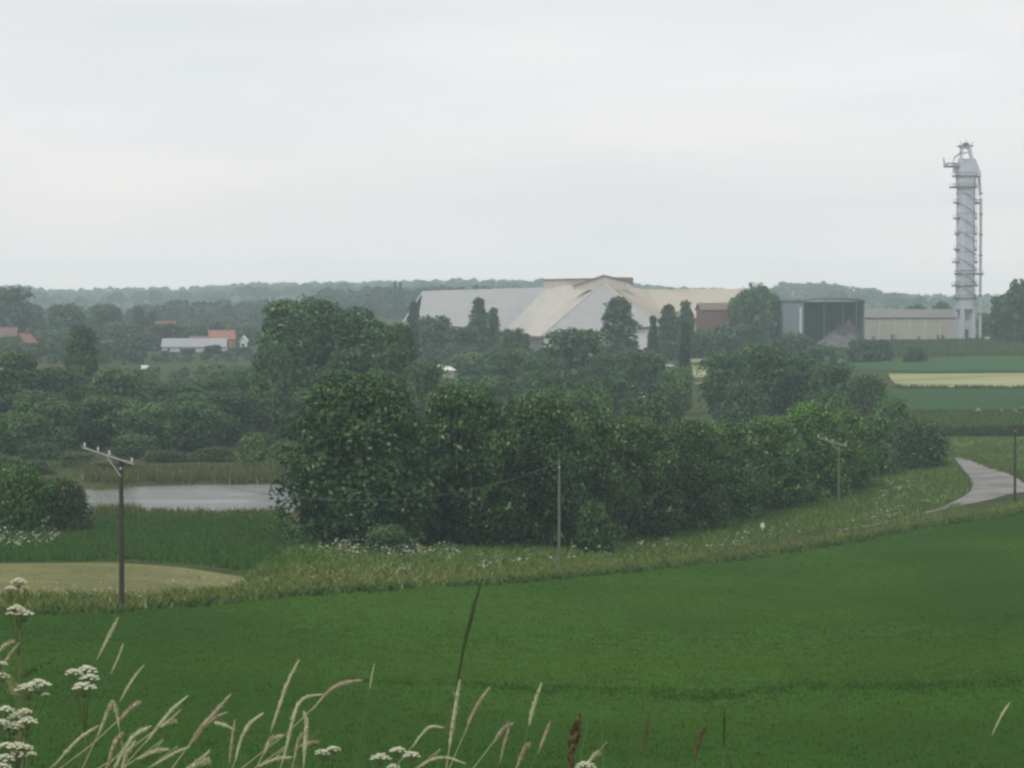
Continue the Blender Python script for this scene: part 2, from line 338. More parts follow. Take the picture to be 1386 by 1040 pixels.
# the far fields across the valley
band('far_green_field', [(1115, 488), (1250, 487), (1386, 483), (1650, 480)], [(1115, 501), (1250, 505), (1386, 504), (1650, 503)], M['fgreen'], .15, 60, 8, 'green crop strip across the valley', 1)
band('far_pale_field', [(1200, 507), (1386, 506), (1650, 505)], [(1215, 524), (1386, 525), (1650, 526)], M['fpale'], .15, 60, 8, 'pale yellow crop strip across the valley', .6)
band('far_beet_field', [(1180, 527), (1386, 527), (1650, 528)], [(1180, 556), (1386, 556), (1650, 558)], M['fgreen2'], .15, 60, 8, 'dark green crop strip across the valley', .6)
band('paddock', [(1285, 593), (1386, 593), (1600, 594)], [(1296, 622), (1386, 641), (1600, 664)], M['paddock'], .06, 60, 14, 'light green paddock beside the lane', .3)
band('near_hedge_field', [(935, 566), (1060, 566)], [(935, 584), (1060, 584)], M['fgreen'], .1, 30, 6, 'bright green field behind the lane trees', .5)
band('valley_field', [(150, 486), (240, 482), (345, 486)], [(150, 515), (240, 520), (345, 520)], M['pasture'], .12, 40, 8, 'green pasture between the woods and the village', .6)
band('yard', [(560, 468), (700, 470), (760, 470)], [(560, 482), (700, 484), (760, 484)], M['chalk'], .1, 30, 6, 'dusty yard before the storage hall', .6)
band('works_yard', [(1060, 453), (1250, 452), (1450, 450)], [(1060, 460), (1250, 459), (1450, 457)], M['chalk'], .1, 30, 6, 'dusty yard round the tower', .6)
band('strip_field', [(925, 484), (975, 484)], [(925, 520), (975, 520)], M['fpale'], .1, 20, 6, 'pale green field between the tree groups', .6)
# pond
px, py, rx, ry, pz = POND
vs = [(px, py, pz)] + [(px + rx * 1.16 * math.cos(a_) , py + ry * 1.16 * math.sin(a_), pz) for a_ in np.linspace(0, 2 * math.pi, 96, endpoint=False)]
mb = MB(); mb.add(vs, [(0, i + 1, (i + 1) % 96 + 1) for i in range(96)]); tag(mb.build('water', M['water']), 'rippled grey pond reflecting the pale sky', kind='structure')

# ------------------------------------------------------------------ ground vegetation
def inpoly(x, y, poly):
    c = np.zeros(len(x), bool); n_ = len(poly)
    for i in range(n_):
        x0, y0 = poly[i]; x1, y1 = poly[(i + 1) % n_]
        if y0 == y1: continue
        k = ((y0 > y) != (y1 > y)) & (x < (x1 - x0) * (y - y0) / (y1 - y0) + x0); c ^= k
    return c
def scatter(poly, dens, rg, vary=0):
    lo, hi = poly.min(0), poly.max(0); k = int(dens * (hi[0] - lo[0]) * (hi[1] - lo[1]))
    x = rg.uniform(lo[0], hi[0], k); y = rg.uniform(lo[1], hi[1], k)
    m_ = inpoly(x, y, poly)
    if vary:
        q = .5 + .5 * np.sin(x * .9 + 2 * np.sin(y * .31)) * np.sin(y * .8 + 1.7 * np.sin(x * .23)); m_ &= rg.rand(k) < (1 - vary) + vary * q
    return x[m_], y[m_]
def blades(x, y, h, wd, rg, nb=4, spread=.12, lean=.5, z0=None, hv=.35):
    """tufts of blades: each blade one long triangle"""
    k = len(x); x = np.repeat(x, nb); y = np.repeat(y, nb)
    h = np.repeat(np.broadcast_to(h, (k,)), nb) * rg.uniform(1 - hv, 1 + hv, k * nb); wd = wd * rg.uniform(.6, 1.4, k * nb)
    x = x + rg.randn(k * nb) * spread; y = y + rg.randn(k * nb) * spread
    z = ground(x, y) if z0 is None else z0
    th = rg.uniform(0, 2 * math.pi, k * nb); lx = rg.randn(k * nb) * lean * h; ly = rg.randn(k * nb) * lean * h
    cx, sx = np.cos(th) * wd / 2, np.sin(th) * wd / 2
    A = np.stack([x - cx, y - sx, z - .02], -1); B = np.stack([x + cx, y + sx, z - .02], -1); C_ = np.stack([x + lx, y + ly, z + h], -1)
    return np.stack([A, B, C_], 1).reshape(-1, 3)
def poly_of(A, B): return np.array([p[:2] for p in wpts(A)] + [p[:2] for p in wpts(B)][::-1])
rg = np.random.RandomState(3)
# crop blades over the slope
cp = crop_poly; cp = cp.copy()
x, y = scatter(cp, 9.0, rg); k_ = (np.abs(x) < y * .235 + 3) & (y > 54); x, y = x[k_], y[k_]
V = blades(x, y, .13, .075, rg, 4, .16, .5, hv=.25); me = npmesh('crop', V, 3, rg.beta(2, 2, len(V) // 3), M['cropblade'])
tag(link('crop', me), 'dense green cereal plants covering the near slope', kind='stuff')
tk = poly_of([(470, 921), (600, 925), (720, 928), (860, 936), (960, 936), (1080, 928), (1250, 926), (1420, 920)], [(470, 926), (600, 932), (720, 940), (860, 944), (940, 954), (1080, 938), (1250, 938), (1420, 932)])
x, y = scatter(tk, 16, rg, .9); V = blades(x, y, .17, .06, rg, 4, .12, .4); o = link('crop_rows', npmesh('crop_rows', V, 3, rg.beta(2, 2, len(V) // 3) * .5, M['cropblade'])); o.color = (.80, .86, .85, 1)
tag(o, 'taller darker cereal plants along an old wheel track', kind='stuff')
# rough verge between the crop and the lane trees
def veg(name, label, polyA, polyB, dens, h, wd, color, vary=.3, nb=4, lean=.4, pale=0, spread=.15):
    pl = poly_of(polyA, polyB); x, y = scatter(pl, dens, rg, vary); V = blades(x, y, h, wd, rg, nb, spread, lean)
    tn = rg.beta(2, 2.2, len(V) // 3) * .9
    if pale: tn[rg.rand(len(tn)) < pale] = 1.0
    o = link(name, npmesh(name, V, 3, tn, M['blade'])); o.color = (*color, 1); return tag(o, label, kind='stuff')
up = [(-300, 806), (0, 806), (160, 805), (300, 800), (340, 790), (420, 770), (600, 770), (760, 768), (880, 750), (1000, 742), (1100, 731), (1180, 719), (1270, 700), (1386, 680), (1500, 672)]
veg('verge_grass', 'tall tan and green grass along the crop edge', up, EDGE, 7, .36, .12, (1.65, 1.62, 1.12), .5, 4, .7, .04)
veg('lane_edge_grass', 'grass tufts half hiding the near run of the lane', [(1120, 714), (1180, 708), (1270, 688), (1300, 682)], [(1120, 724), (1180, 717), (1270, 698), (1310, 690)], 3, .30, .12, (1.6, 1.7, 1.1), .9, 5, .5)
veg('bank_weeds', 'dark green weeds edging the crop', sh(EDGE, -4), sh(EDGE, 2), 5, .38, .18, (.75, 1.05, .65), .92, 6, .6)
veg('mown_grass', 'short pale mown grass strip', [(-300, 766), (160, 763), (330, 783)], [(-300, 808), (160, 808), (335, 795)], 4, .10, .09, (1.8, 1.55, 1.3), .3, 3, .6)
veg('bank_grass', 'lush green grass on the pond bank', [(-100, 722), (60, 722), (140, 701), (385, 702), (430, 745)], [(-200, 762), (0, 762), (160, 759), (250, 763), (330, 774), (430, 765)], 6, .40, .12, (.62, 1.10, .48), .3, 4, .5)
veg('hedge_bottom', 'mixed grass and weeds below the lane trees', [(395, 745), (560, 745), (760, 735), (900, 716), (1010, 700), (1100, 684), (1170, 645), (1284, 620), (1300, 640), (1312, 657)],
    [(330, 783), (420, 772), (600, 772), (760, 770), (880, 752), (1000, 742), (1080, 727), (1140, 715), (1180, 709), (1230, 698), (1270, 687), (1312, 666)], 7, .42, .12, (1.35, 1.62, .92), .6, 4, .7, .03)
veg('reeds', 'brownish reeds on the far pond shore', [(100, 626), (170, 638), (250, 638), (390, 634)], [(120, 655), (180, 656), (260, 656), (390, 655)], 4, .95, .16, (1.15, 1.02, .88), .75, 6, .3, .06, .35)
veg('marsh_grass', 'pale reeds at the near corner of the pond', [(122, 664), (180, 664)], [(130, 702), (190, 700)], 9, .9, .10, (1.2, 1.15, .85), .3, 5, .15, .05, .2)
veg('shore_tufts', 'ragged green tufts along the near pond shore', [(180, 692), (385, 694)], [(185, 706), (385, 708)], 4, .6, .14, (1.0, 1.2, .75), .9, 6, .4)
veg('paddock_tufts', 'rough rows of grass in the paddock', [(1285, 594), (1500, 594)], [(1296, 621), (1500, 652)], 3, .35, .2, (1.25, 1.45, .95), .8, 5, .4)
veg('lane_verge', 'pale grass between paddock and lane', [(1296, 614), (1386, 637), (1450, 645)], [(1300, 621), (1386, 650), (1450, 664)], 6, .35, .12, (1.3, 1.3, .95), .3, 4, .4)
veg('field_margin', 'dark low hedge line beyond the paddock', [(1280, 584), (1500, 584)], [(1280, 591), (1500, 591)], 3, .75, .3, (.45, .55, .42), .5, 8, .35, 0, .4)
veg('field_verge', 'rough grass between beet field and paddock', [(1150, 556), (1500, 558)], [(1150, 584), (1500, 584)], 2.0, .4, .22, (.75, 1.1, .62), .5, 4, .4, .02)
veg('field_boundary', 'thin dark grass line below the pale crop', [(1210, 524), (1650, 525)], [(1210, 528), (1650, 529)], .5, .7, .35, (.5, .7, .45), .3, 6, .4, 0, .5)
veg('scrub_grass', 'rough grass on the works slope', [(1120, 456), (1500, 453)], [(1110, 487), (1500, 482)], .5, .8, .45, (.70, .85, .66), .6, 5, .4, 0, .8)
# umbels of cow parsley dotted along the hedge bottom: uncountable white froth
def froth(name, label, polyA, polyB, dens, hz, sz, vary=.8):
    pl = poly_of(polyA, polyB); x, y = scatter(pl, dens, rg, vary); nb = 6
    x = np.repeat(x, nb) + rg.randn(len(x) * nb) * .22; y = np.repeat(y, nb) + rg.randn(len(y) * nb) * .22
    z = ground(x, y) + hz * rg.uniform(.55, 1.15, len(x)); s_ = sz * rg.uniform(.5, 1.3, len(x)) / 2
    th = rg.uniform(0, 6.28, len(x)); c_, s2 = np.cos(th) * s_, np.sin(th) * s_; tz = rg.randn(len(x)) * .35 * s_
    V = np.stack([np.stack([x - c_, y - s2, z], -1), np.stack([x + s2, y - c_, z + tz], -1), np.stack([x + c_, y + s2, z + s_ * .4], -1), np.stack([x - s2, y + c_, z - tz], -1)], 1).reshape(-1, 3)
    me = npmesh(name, V, 4, np.ones(len(x)), M['frothmat']); return tag(link(name, me), label, kind='stuff')
M['frothmat'] = leafmat('flower_froth', (.5, .5, .42), (.48, .48, .38), None, .2, False)
froth('cow_parsley_froth', 'cream flower froth at the foot of the huge dome tree', [(415, 748), (480, 745), (610, 750)], [(415, 764), (520, 768), (640, 765)], .9, .8, .16)
froth('verge_flowers', 'scattered cream flowers along the lane verge', [(640, 760), (900, 742), (1040, 722), (1180, 705), (1200, 650), (1275, 660)], [(640, 778), (900, 760), (1050, 742), (1200, 712), (1275, 690), (1290, 675)], .22, .7, .18)
froth('bank_flowers', 'cream flowers beside the dark bushes', [(-20, 728), (75, 728)], [(-20, 752), (75, 752)], .5, .8, .18)
froth('field_flowers', 'pale flower clumps at the edge of the beet field', [(1290, 554), (1400, 554)], [(1290, 563), (1400, 563)], .06, .9, .5)
froth('tan_grass_heads', 'pale seed heads in the tall verge grass', [(-100, 805), (160, 806), (400, 785), (560, 775)], [(-100, 822), (160, 820), (400, 800), (560, 790)], .6, .6, .10)

# ------------------------------------------------------------------ tree crowns
def unit(rg, k):
    d = rg.randn(k, 3); return d / np.linalg.norm(d, axis=1, keepdims=True)
def prof(kind, t):
    if kind == 'hedge': return np.where(t > .42, np.sqrt(np.clip(1 - (np.maximum(t - .42, 0) / .58) ** 2.4, 0, 1)), .86 + .14 * t / .42)
    if kind == 'dome': return np.where(t > .3, np.sqrt(np.clip(1 - (np.maximum(t - .3, 0) / .7) ** 2.1, 0, 1)), .90 + .10 * t / .3)
    if kind == 'round': return np.sqrt(np.clip(1 - ((t - .52) / .52) ** 2, 0, 1)) ** .8
    if kind == 'tall': return np.where(t > .3, np.clip(1 - (np.maximum(t - .3, 0) / .72) ** 2.0, 0, 1) ** .7, .65 + .35 * t / .3)
    if kind == 'column': return np.where(t > .25, np.clip(1 - (np.maximum(t - .25, 0) / .78) ** 1.6, 0, 1), .7 + .3 * t / .25)
    if kind == 'shrub': return np.sqrt(np.clip(1 - t ** 2.3, 0, 1))
    if kind == 'conifer': return np.clip(1.02 - t, 0, 1) ** .9
HK = dict(dome=1.95, hedge=3.8, round=2.0, tall=4.2, column=5.5, shrub=1.3, conifer=4.0)
BARE = dict(dome=.0, hedge=.02, round=.08, tall=.05, column=.03, shrub=0, conifer=.04)
def crown_mesh(kind, seed, ncl, nleaf, ls, crad=.27, blossom=.02):
    rg = np.random.RandomState(seed); Hk = HK[kind]
    t = BARE[kind] + (1 - BARE[kind]) * rg.beta(1.25, 1.05, ncl); t = np.clip(t, 0, 1 - crad / Hk * .8)
    th = rg.uniform(0, 2 * math.pi, ncl); rr = prof(kind, t) * rg.uniform(.45, 1.0, ncl) ** .6
    cs = crad * rg.uniform(.6, 1.35, ncl); rr = np.maximum(rr - cs * .75, 0)
    lump = 1 + .13 * np.sin(3 * th + seed) + .08 * np.sin(5 * th + 2 * seed + 4 * t)
    C_ = np.stack([rr * np.cos(th) * lump, rr * np.sin(th) * lump, t * Hk], -1)
    ctint = rg.uniform(-.20, .20, ncl)
    w_ = cs ** 2; idx = rg.choice(ncl, nleaf, p=w_ / w_.sum()); d = unit(rg, nleaf); d[:, 2] = np.abs(d[:, 2]) * np.where(rg.rand(nleaf) < .78, 1, -1)
    rad = cs[idx] * (1 - .38 * rg.rand(nleaf) ** 2.2) * (1 + .10 * rg.randn(nleaf))
    p = C_[idx] + d * rad[:, None] * np.array([1.1, 1.1, .9])
    inner = rg.rand(nleaf) < .16
    ti = rg.uniform(.03, .88, nleaf); tha = rg.uniform(0, 6.283, nleaf); ri = prof(kind, ti) * np.sqrt(rg.rand(nleaf)) * .72
    p[inner] = np.stack([ri * np.cos(tha), ri * np.sin(tha), ti * Hk], -1)[inner]
    nrm = d * .75 + unit(rg, nleaf) * .8 + np.array([0, 0, .35]); nrm /= np.linalg.norm(nrm, axis=1, keepdims=True)
    a = np.cross(nrm, unit(rg, nleaf)); a /= np.linalg.norm(a, axis=1, keepdims=True); b_ = np.cross(nrm, a)
    s = ls * rg.uniform(.55, 1.35, nleaf) * np.where(inner, 2.4, 1)
    a = a * s[:, None]; b_ = b_ * (s * .62)[:, None]
    bend = nrm * (s * .25)[:, None]
    V = np.stack([p - a, p - b_ + bend, p + a, p + b_ + bend], 1); V[..., 2] = np.maximum(V[..., 2], .0)
    tint = np.clip(.39 + ctint[idx] * 1.4 + .26 * rg.randn(nleaf) + .12 * (np.sin(C_[idx, 2] * 2 + seed)), 0, .88)
    tint[rg.rand(nleaf) < blossom] = 1.0
    return npmesh(kind + '_crown', V.reshape(-1, 3), 4, tint, M['leaf'])
def trunk_mesh(kind, seed):
    rg = random.Random(seed); Hk = HK[kind]; mb = MB(); r0 = .07 if kind != 'shrub' else .05
    top = Hk * .8
    pts = [(rg.uniform(-.03, .03) * i, rg.uniform(-.03, .03) * i, top * i / 5 - (.05 if i == 0 else 0)) for i in range(6)]
    mb.tube(pts, [r0 * (1.3 if i == 0 else 1) * (1 - .16 * i) for i in range(6)], 7)
    for j in range(6):
        z = top * rg.uniform(.2, .75); a = rg.uniform(0, 6.28); l = .55
        mb.tube([(0, 0, z), (math.cos(a) * l * .5, math.sin(a) * l * .5, z + .22), (math.cos(a) * l, math.sin(a) * l, z + .55)], [r0 * .5, r0 * .32, r0 * .12], 5)
    me = bpy.data.meshes.new(kind + '_trunk'); me.from_pydata(mb.v, [], mb.f); me.materials.append(M['bark']); return me
CR = {}
LOD = dict(near=(170, 30000, .040, .27), mid=(70, 10000, .052, .29), far=(34, 2600, .085, .30))
def crowns(kind, lod, var):
    key = (kind, lod, var)
    if key not in CR:
        nc_, nl, ls, cr_ = LOD[lod]
        if kind in ('tall', 'column', 'conifer'): nl = int(nl * 1.4); nc_ = int(nc_ * 1.6)
        if kind == 'dome': nl = int(nl * 1.35); nc_ = int(nc_ * 1.15); ls *= .74; cr_ *= .78
        if kind == 'shrub': nl = int(nl * .7); cr_ *= 1.1
        CR[key] = (crown_mesh(kind, 11 + var * 7 + len(kind), nc_, nl, ls, cr_, .05 if lod == 'near' else .01), trunk_mesh(kind, var))
    return CR[key]
_c = [0]
def tree(u, vtop, D, hw, kind, label, name='broadleaf_tree', col=(1, 1, 1), group=None, cat='tree', lod=None, wide=1.0, sink=.1):
    """a tree standing at distance D on bearing u, whose top reaches the sight line vtop, with crown half-width hw px"""
    base = on(u, D); top = P(u, vtop, D).z; h = max(top - base.z, .8); hwm = hw / F * D
    lod = lod or ('near' if D < 245 else 'mid' if D < 520 else 'far'); _c[0] += 1
    cm, tm = crowns(kind, lod, _c[0] % (3 if lod == 'near' else 4))
    r = empty(name, (base.x, base.y, base.z - sink), random.uniform(0, 6.28), label, cat, group)
    for nm, me in (('trunk', tm), ('crown', cm)):
        o = link(nm, me, r); o.scale = (hwm, hwm * wide, h / HK[kind] * (1.0 if nm == 'crown' else .95))
        if nm == 'crown':
            j = random.uniform(.92, 1.08); f_ = dict(near=(1.12, 1.26, 1.20), mid=(1.32, 1.38, 1.55), far=(1.22, 1.28, 1.5))[lod]; o.color = (col[0] * j * f_[0], col[1] * j * f_[1], col[2] * j * f_[2], 1)  # mid and far crowns lightened and blued in colour, standing in for haze
    return r
DK = (.78, .86, .84); BR = (1.15, 1.35, .85); YG = (1.45, 1.5, .95); BN = (1.25, 1.0, .85); CP = (1.3, .72, .68); GY = (1.1, 1.15, 1.15)
g1 = 'trees lining the lane'
for a in [
 (488, 512, 184, 116, 'dome', 'huge dark dome shaped tree at the pond end of the lane row', (.84, .98, .92)),
 (628, 527, 192, 78, 'dome', 'broad tree with pale blossom specks right of the huge dome', (.98, 1.1, .92)),
 (722, 540, 197, 72, 'dome', 'broad dark tree behind and left of the middle pole', (.92, 1.05, .92)),
 (800, 562, 206, 62, 'dome', 'brown tinged rounded tree just right of the middle pole', (1.02, 1.04, .92)),
 (862, 568, 214, 58, 'dome', 'grey green rounded tree with a low pale skirt', (1.05, 1.08, .95)),
 (925, 570, 225, 56, 'dome', 'brown green rounded tree halfway between middle and far pole', (1.06, 1.08, .92)),
 (985, 572, 237, 52, 'dome', 'grey green rounded tree before the bright field strip', (1.15, 1.28, .95)),
 (1042, 566, 250, 50, 'dome', 'brighter green rounded tree left of the far pole', (1.25, 1.5, .95)),
 (1095, 547, 264, 50, 'dome', 'bright green lane tree rising above its neighbours', (1.4, 1.65, .95)),
 (1142, 556, 274, 42, 'dome', 'bright green lane tree behind the far pole', (1.35, 1.6, .95))]:
    r_ = tree(a[0], a[1], a[2], a[3] * (1.0 if a[3] > 100 else 1.14), a[4], a[5], 'lane_tree', a[6], g1, 'tree', 'near', 1.0 if a[3] > 100 else 1.7)
    if a[3] < 100: r_.rotation_euler.z = math.atan2(-(a[0] - 693) / F, 1)      # crowns stretched along the row
g2 = 'bushes along the lane'
for a in [
 (1185, 566, 292, 36, 'shrub', 'green bush between the lane trees and the dark end bush', (.95, 1.15, .85), 'mid'),
 (1245, 574, 300, 46, 'shrub', 'large dark end bush at the bend of the lane', (.85, .92, .88), 'near'),
 (805, 682, 190, 32, 'shrub', 'low bush in front of the lane trees beside the middle pole', (1.0, 1.1, .85), 'mid'),
 (525, 712, 174, 40, 'shrub', 'low bush with pale leaves at the foot of the huge dome', (.95, 1.05, .9), 'mid'),
 (1165, 640, 272, 22, 'shrub', 'small pale green bush beyond the far pole', (1.2, 1.3, .95), 'mid'),
 (1105, 632, 262, 26, 'shrub', 'small bush crouched at the far pole', (1.05, 1.0, .9), 'mid'),
 (20, 634, 200, 52, 'shrub', 'bright green bush at the edge beside the pond', (.95, 1.2, .75), 'near'),
 (82, 652, 203, 44, 'shrub', 'dark brownish bush beside the pond', (.95, .85, .75), 'near'),
 (-60, 630, 205, 60, 'shrub', 'dark bush outside the edge bush', (.9, .95, .8), 'mid')]:
    tree(a[0], a[1], a[2], a[3], a[4], a[5], 'bush', a[6], g2, 'bush', a[7])
g3 = 'trees and bushes around the pond'
for a in [
 (350, 588, 305, 34, 'shrub', 'yellow green sallow bush above the reeds', (1.6, 1.55, 1.0), 'bush'),
 (385, 600, 300, 30, 'shrub', 'yellow green sallow touching the huge dome tree', (1.45, 1.45, 1.0), 'bush'),
 (150, 622, 290, 44, 'shrub', 'brown bush behind the left pole top', (1.15, .95, .85), 'bush'),
 (105, 612, 300, 36, 'shrub', 'brown green bush left of the pole top', (1.05, .95, .85), 'bush'),
 (225, 610, 312, 40, 'shrub', 'low brown bush behind the pond', (1.0, .92, .82), 'bush'),
 (290, 606, 314, 38, 'shrub', 'low olive bush behind the pond', (1.1, 1.05, .85), 'bush'),
 (20, 560, 322, 48, 'round', 'leafy tree above the bright edge bush', (1.0, 1.2, .85), 'tree'),
 (80, 545, 335, 46, 'round', 'rounded green tree in the front row beyond the pond', (.9, 1.05, .85), 'tree'),
 (140, 538, 338, 48, 'round', 'broad green tree directly above the left pole', (.95, 1.1, .9), 'tree'),
 (205, 548, 330, 48, 'round', 'lighter green tree in the front row beyond the pond', (1.05, 1.2, .9), 'tree'),
 (262, 545, 335, 46, 'round', 'grey green tree in the front row above the olive bush', (.9, 1.05, .95), 'tree'),
 (312, 532, 345, 40, 'round', 'dark tree before the tall willow mass', DK, 'tree'),
 (10, 478, 380, 50, 'round', 'tall tree at the edge of the pond wood', (.95, 1.05, .95), 'tree'),
 (75, 500, 385, 46, 'round', 'grey tree in the back row of the pond wood', (.95, 1.02, .95), 'tree'),
 (110, 440, 455, 34, 'tall', 'ragged tree with twin tops standing above the pond wood', (.85, .92, .9), 'tree'),
 (160, 502, 392, 46, 'round', 'grey green tree with a humped crown in the back row', (1.1, 1.15, 1.05), 'tree'),
 (235, 520, 405, 44, 'round', 'dark green tree under the white bale', (.85, 1.0, .88), 'tree'),
 (290, 512, 410, 42, 'round', 'dark tree right of the white bale', (.85, 1.0, .88), 'tree'),
 (45, 530, 350, 40, 'round', 'mid green tree filling the gap behind the edge bush', (.92, 1.08, .9), 'tree'),
 (-50, 490, 370, 55, 'round', 'big tree outside the edge of the pond wood', (.9, 1.0, .9), 'tree'),
 (190, 514, 440, 40, 'round', 'low tree just under the white bale among the back row', (.95, 1.1, .92), 'tree'),
 (330, 503, 430, 36, 'round', 'dark tree squeezed between pond wood and willows', (.85, 1.0, .9), 'tree'),
 (268, 532, 375, 46, 'round', 'rounded tree between the front and back rows of the pond wood', (.9, 1.08, .9), 'tree'),
 (180, 590, 318, 40, 'shrub', 'low green bush under the front row trees', (.85, 1.0, .85), 'bush'),
 (60, 600, 312, 44, 'shrub', 'dark low bush at the foot of the front row', (.8, .95, .8), 'bush'),
 (40, 622, 285, 40, 'shrub', 'brown olive bush above the bright edge bush', (1.0, 1.0, .8), 'bush'),
 (-10, 615, 280, 40, 'shrub', 'olive bush at the very edge above the bright bush', (1.0, 1.05, .8), 'bush')]:
    tree(a[0], a[1], a[2], a[3], a[4], a[5], 'bush' if a[7] == 'bush' else 'broadleaf_tree', a[6], g3, a[7], 'mid')
g4 = 'tall trees in the middle of the valley'
for a in [
 (385, 410, 362, 54, 'hedge', 'tall willow at the pond side of the big willow mass', (1.0, 1.2, 1.08), 'willow_tree'),
 (432, 406, 368, 60, 'hedge', 'tallest willow in the middle of the big mass', (1.0, 1.2, 1.08), 'willow_tree'),
 (484, 419, 364, 60, 'hedge', 'tall willow sloping down towards the storage hall', (1.0, 1.2, 1.08), 'willow_tree'),
 (540, 440, 352, 46, 'tall', 'lighter willow at the hall side of the big mass', (.95, 1.1, .9), 'willow_tree'),
 (575, 492, 345, 34, 'round', 'small grey green tree left of the white roofed shed', (.95, 1.1, .92), 'broadleaf_tree'),
 (455, 500, 330, 60, 'hedge', 'dark willow low in front of the big mass', (.92, 1.1, 1.0), 'willow_tree'),
 (365, 470, 350, 34, 'round', 'dark willow leaning out over the pond wood', (.95, 1.12, 1.0), 'willow_tree'),
 (640, 478, 560, 34, 'round', 'yellow green tree right of the white roofed shed', (1.2, 1.3, 1.05), 'broadleaf_tree'),
 (612, 515, 400, 40, 'shrub', 'pale bush below the white roofed shed', (1.15, 1.3, 1.0), 'bush'),
 (690, 474, 500, 42, 'round', 'grey green tree below the white gable', (.95, 1.1, 1.0), 'broadleaf_tree'),
 (730, 486, 470, 36, 'round', 'rounded tree before the dark oak', (.9, 1.08, .95), 'broadleaf_tree'),
 (782, 446, 520, 46, 'round', 'dark round oak in front of the storage hall', (.78, .92, .88), 'oak_tree'),
 (838, 402, 640, 34, 'tall', 'tall pale ash in front of the hall gable', (1.0, 1.1, 1.1), 'ash_tree'),
 (825, 480, 500, 34, 'round', 'dark tree between oak and bright bush', (.8, .95, .85), 'broadleaf_tree'),
 (868, 476, 480, 44, 'round', 'broad green tree below the ash', (.85, 1.05, .85), 'broadleaf_tree'),
 (884, 428, 590, 13, 'column', 'narrow dark conifer right of the ash', (.62, .75, .72), 'conifer_tree'),
 (905, 412, 680, 19, 'tall', 'slim tree before the tan roof', (.85, .95, .95), 'broadleaf_tree'),
 (928, 408, 690, 17, 'tall', 'slim tree with a pointed top before the tan roof', (.85, .95, .95), 'broadleaf_tree'),
 (928, 438, 530, 13, 'column', 'narrow dark conifer beside the pale field gap', (.60, .75, .70), 'conifer_tree'),
 (915, 500, 430, 28, 'round', 'light green bush under the narrow conifer', (1.2, 1.45, .95), 'bush'),
 (560, 408, 700, 13, 'tall', 'slim dark tree before the white hall end', (.75, .85, .88), 'broadleaf_tree'),
 (590, 430, 690, 28, 'round', 'dark tree before the grey roof end', (.75, .86, .88), 'broadleaf_tree'),
 (648, 403, 690, 19, 'tall', 'tall tree with a ragged top before the grey roof', (.85, .95, .98), 'broadleaf_tree'),
 (668, 418, 695, 13, 'tall', 'slim tree leaning on the ragged one', (.85, .95, .98), 'broadleaf_tree'),
 (625, 444, 680, 34, 'round', 'low dark tree under the grey roof', (.75, .88, .88), 'broadleaf_tree'),
 (694, 447, 620, 20, 'round', 'dark tree left of the white gable', (.75, .9, .85), 'broadleaf_tree'),
 (712, 452, 600, 12, 'column', 'small pointed tree at the white gable', (.72, .86, .82), 'broadleaf_tree'),
 (795, 528, 300, 42, 'round', 'rounded green bush peeping over the lane trees', (.95, 1.2, .85), 'bush'),
 (740, 530, 310, 44, 'round', 'olive bush peeping over the lane trees', (1.0, 1.1, .85), 'bush'),
 (878, 538, 315, 52, 'shrub', 'brownish bush peeping over the lane trees', (1.2, 1.1, .95), 'bush'),
 (660, 512, 380, 50, 'round', 'blurred green tree behind the lane row', (.85, 1.05, .9), 'broadleaf_tree'),
 (745, 505, 400, 46, 'round', 'dark tree between lane row and oak', (.75, .92, .85), 'broadleaf_tree'),
 (815, 512, 405, 44, 'round', 'dark tree below the dark oak', (.75, .92, .82), 'broadleaf_tree'),
 (985, 480, 405, 42, 'round', 'dark tree right of the pale field gap', (.82, 1.0, .92), 'broadleaf_tree'),
 (1025, 470, 410, 46, 'round', 'tallest tree of the dark clump below the brick barn', (.82, 1.0, .92), 'broadleaf_tree'),
 (1075, 480, 412, 44, 'round', 'round headed tree in the dark clump', (.82, 1.0, .92), 'broadleaf_tree'),
 (1125, 494, 405, 40, 'round', 'dark tree at the field end of the clump', (.82, 1.0, .92), 'broadleaf_tree'),
 (1175, 512, 395, 40, 'shrub', 'brownish bush trailing off the dark clump', (.95, .92, .88), 'bush'),
 (1130, 538, 330, 44, 'shrub', 'low green bush behind the bright lane trees', (.95, 1.15, .85), 'bush'),
 (1205, 540, 345, 34, 'shrub', 'low green bush above the dark end bush', (.95, 1.12, .85), 'bush'),
 (1005, 520, 385, 40, 'shrub', 'dark bush under the dark clump', (.65, .8, .72), 'bush')]:
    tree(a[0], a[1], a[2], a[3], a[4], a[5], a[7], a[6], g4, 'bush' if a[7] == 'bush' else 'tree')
g5 = 'trees around the village and works'
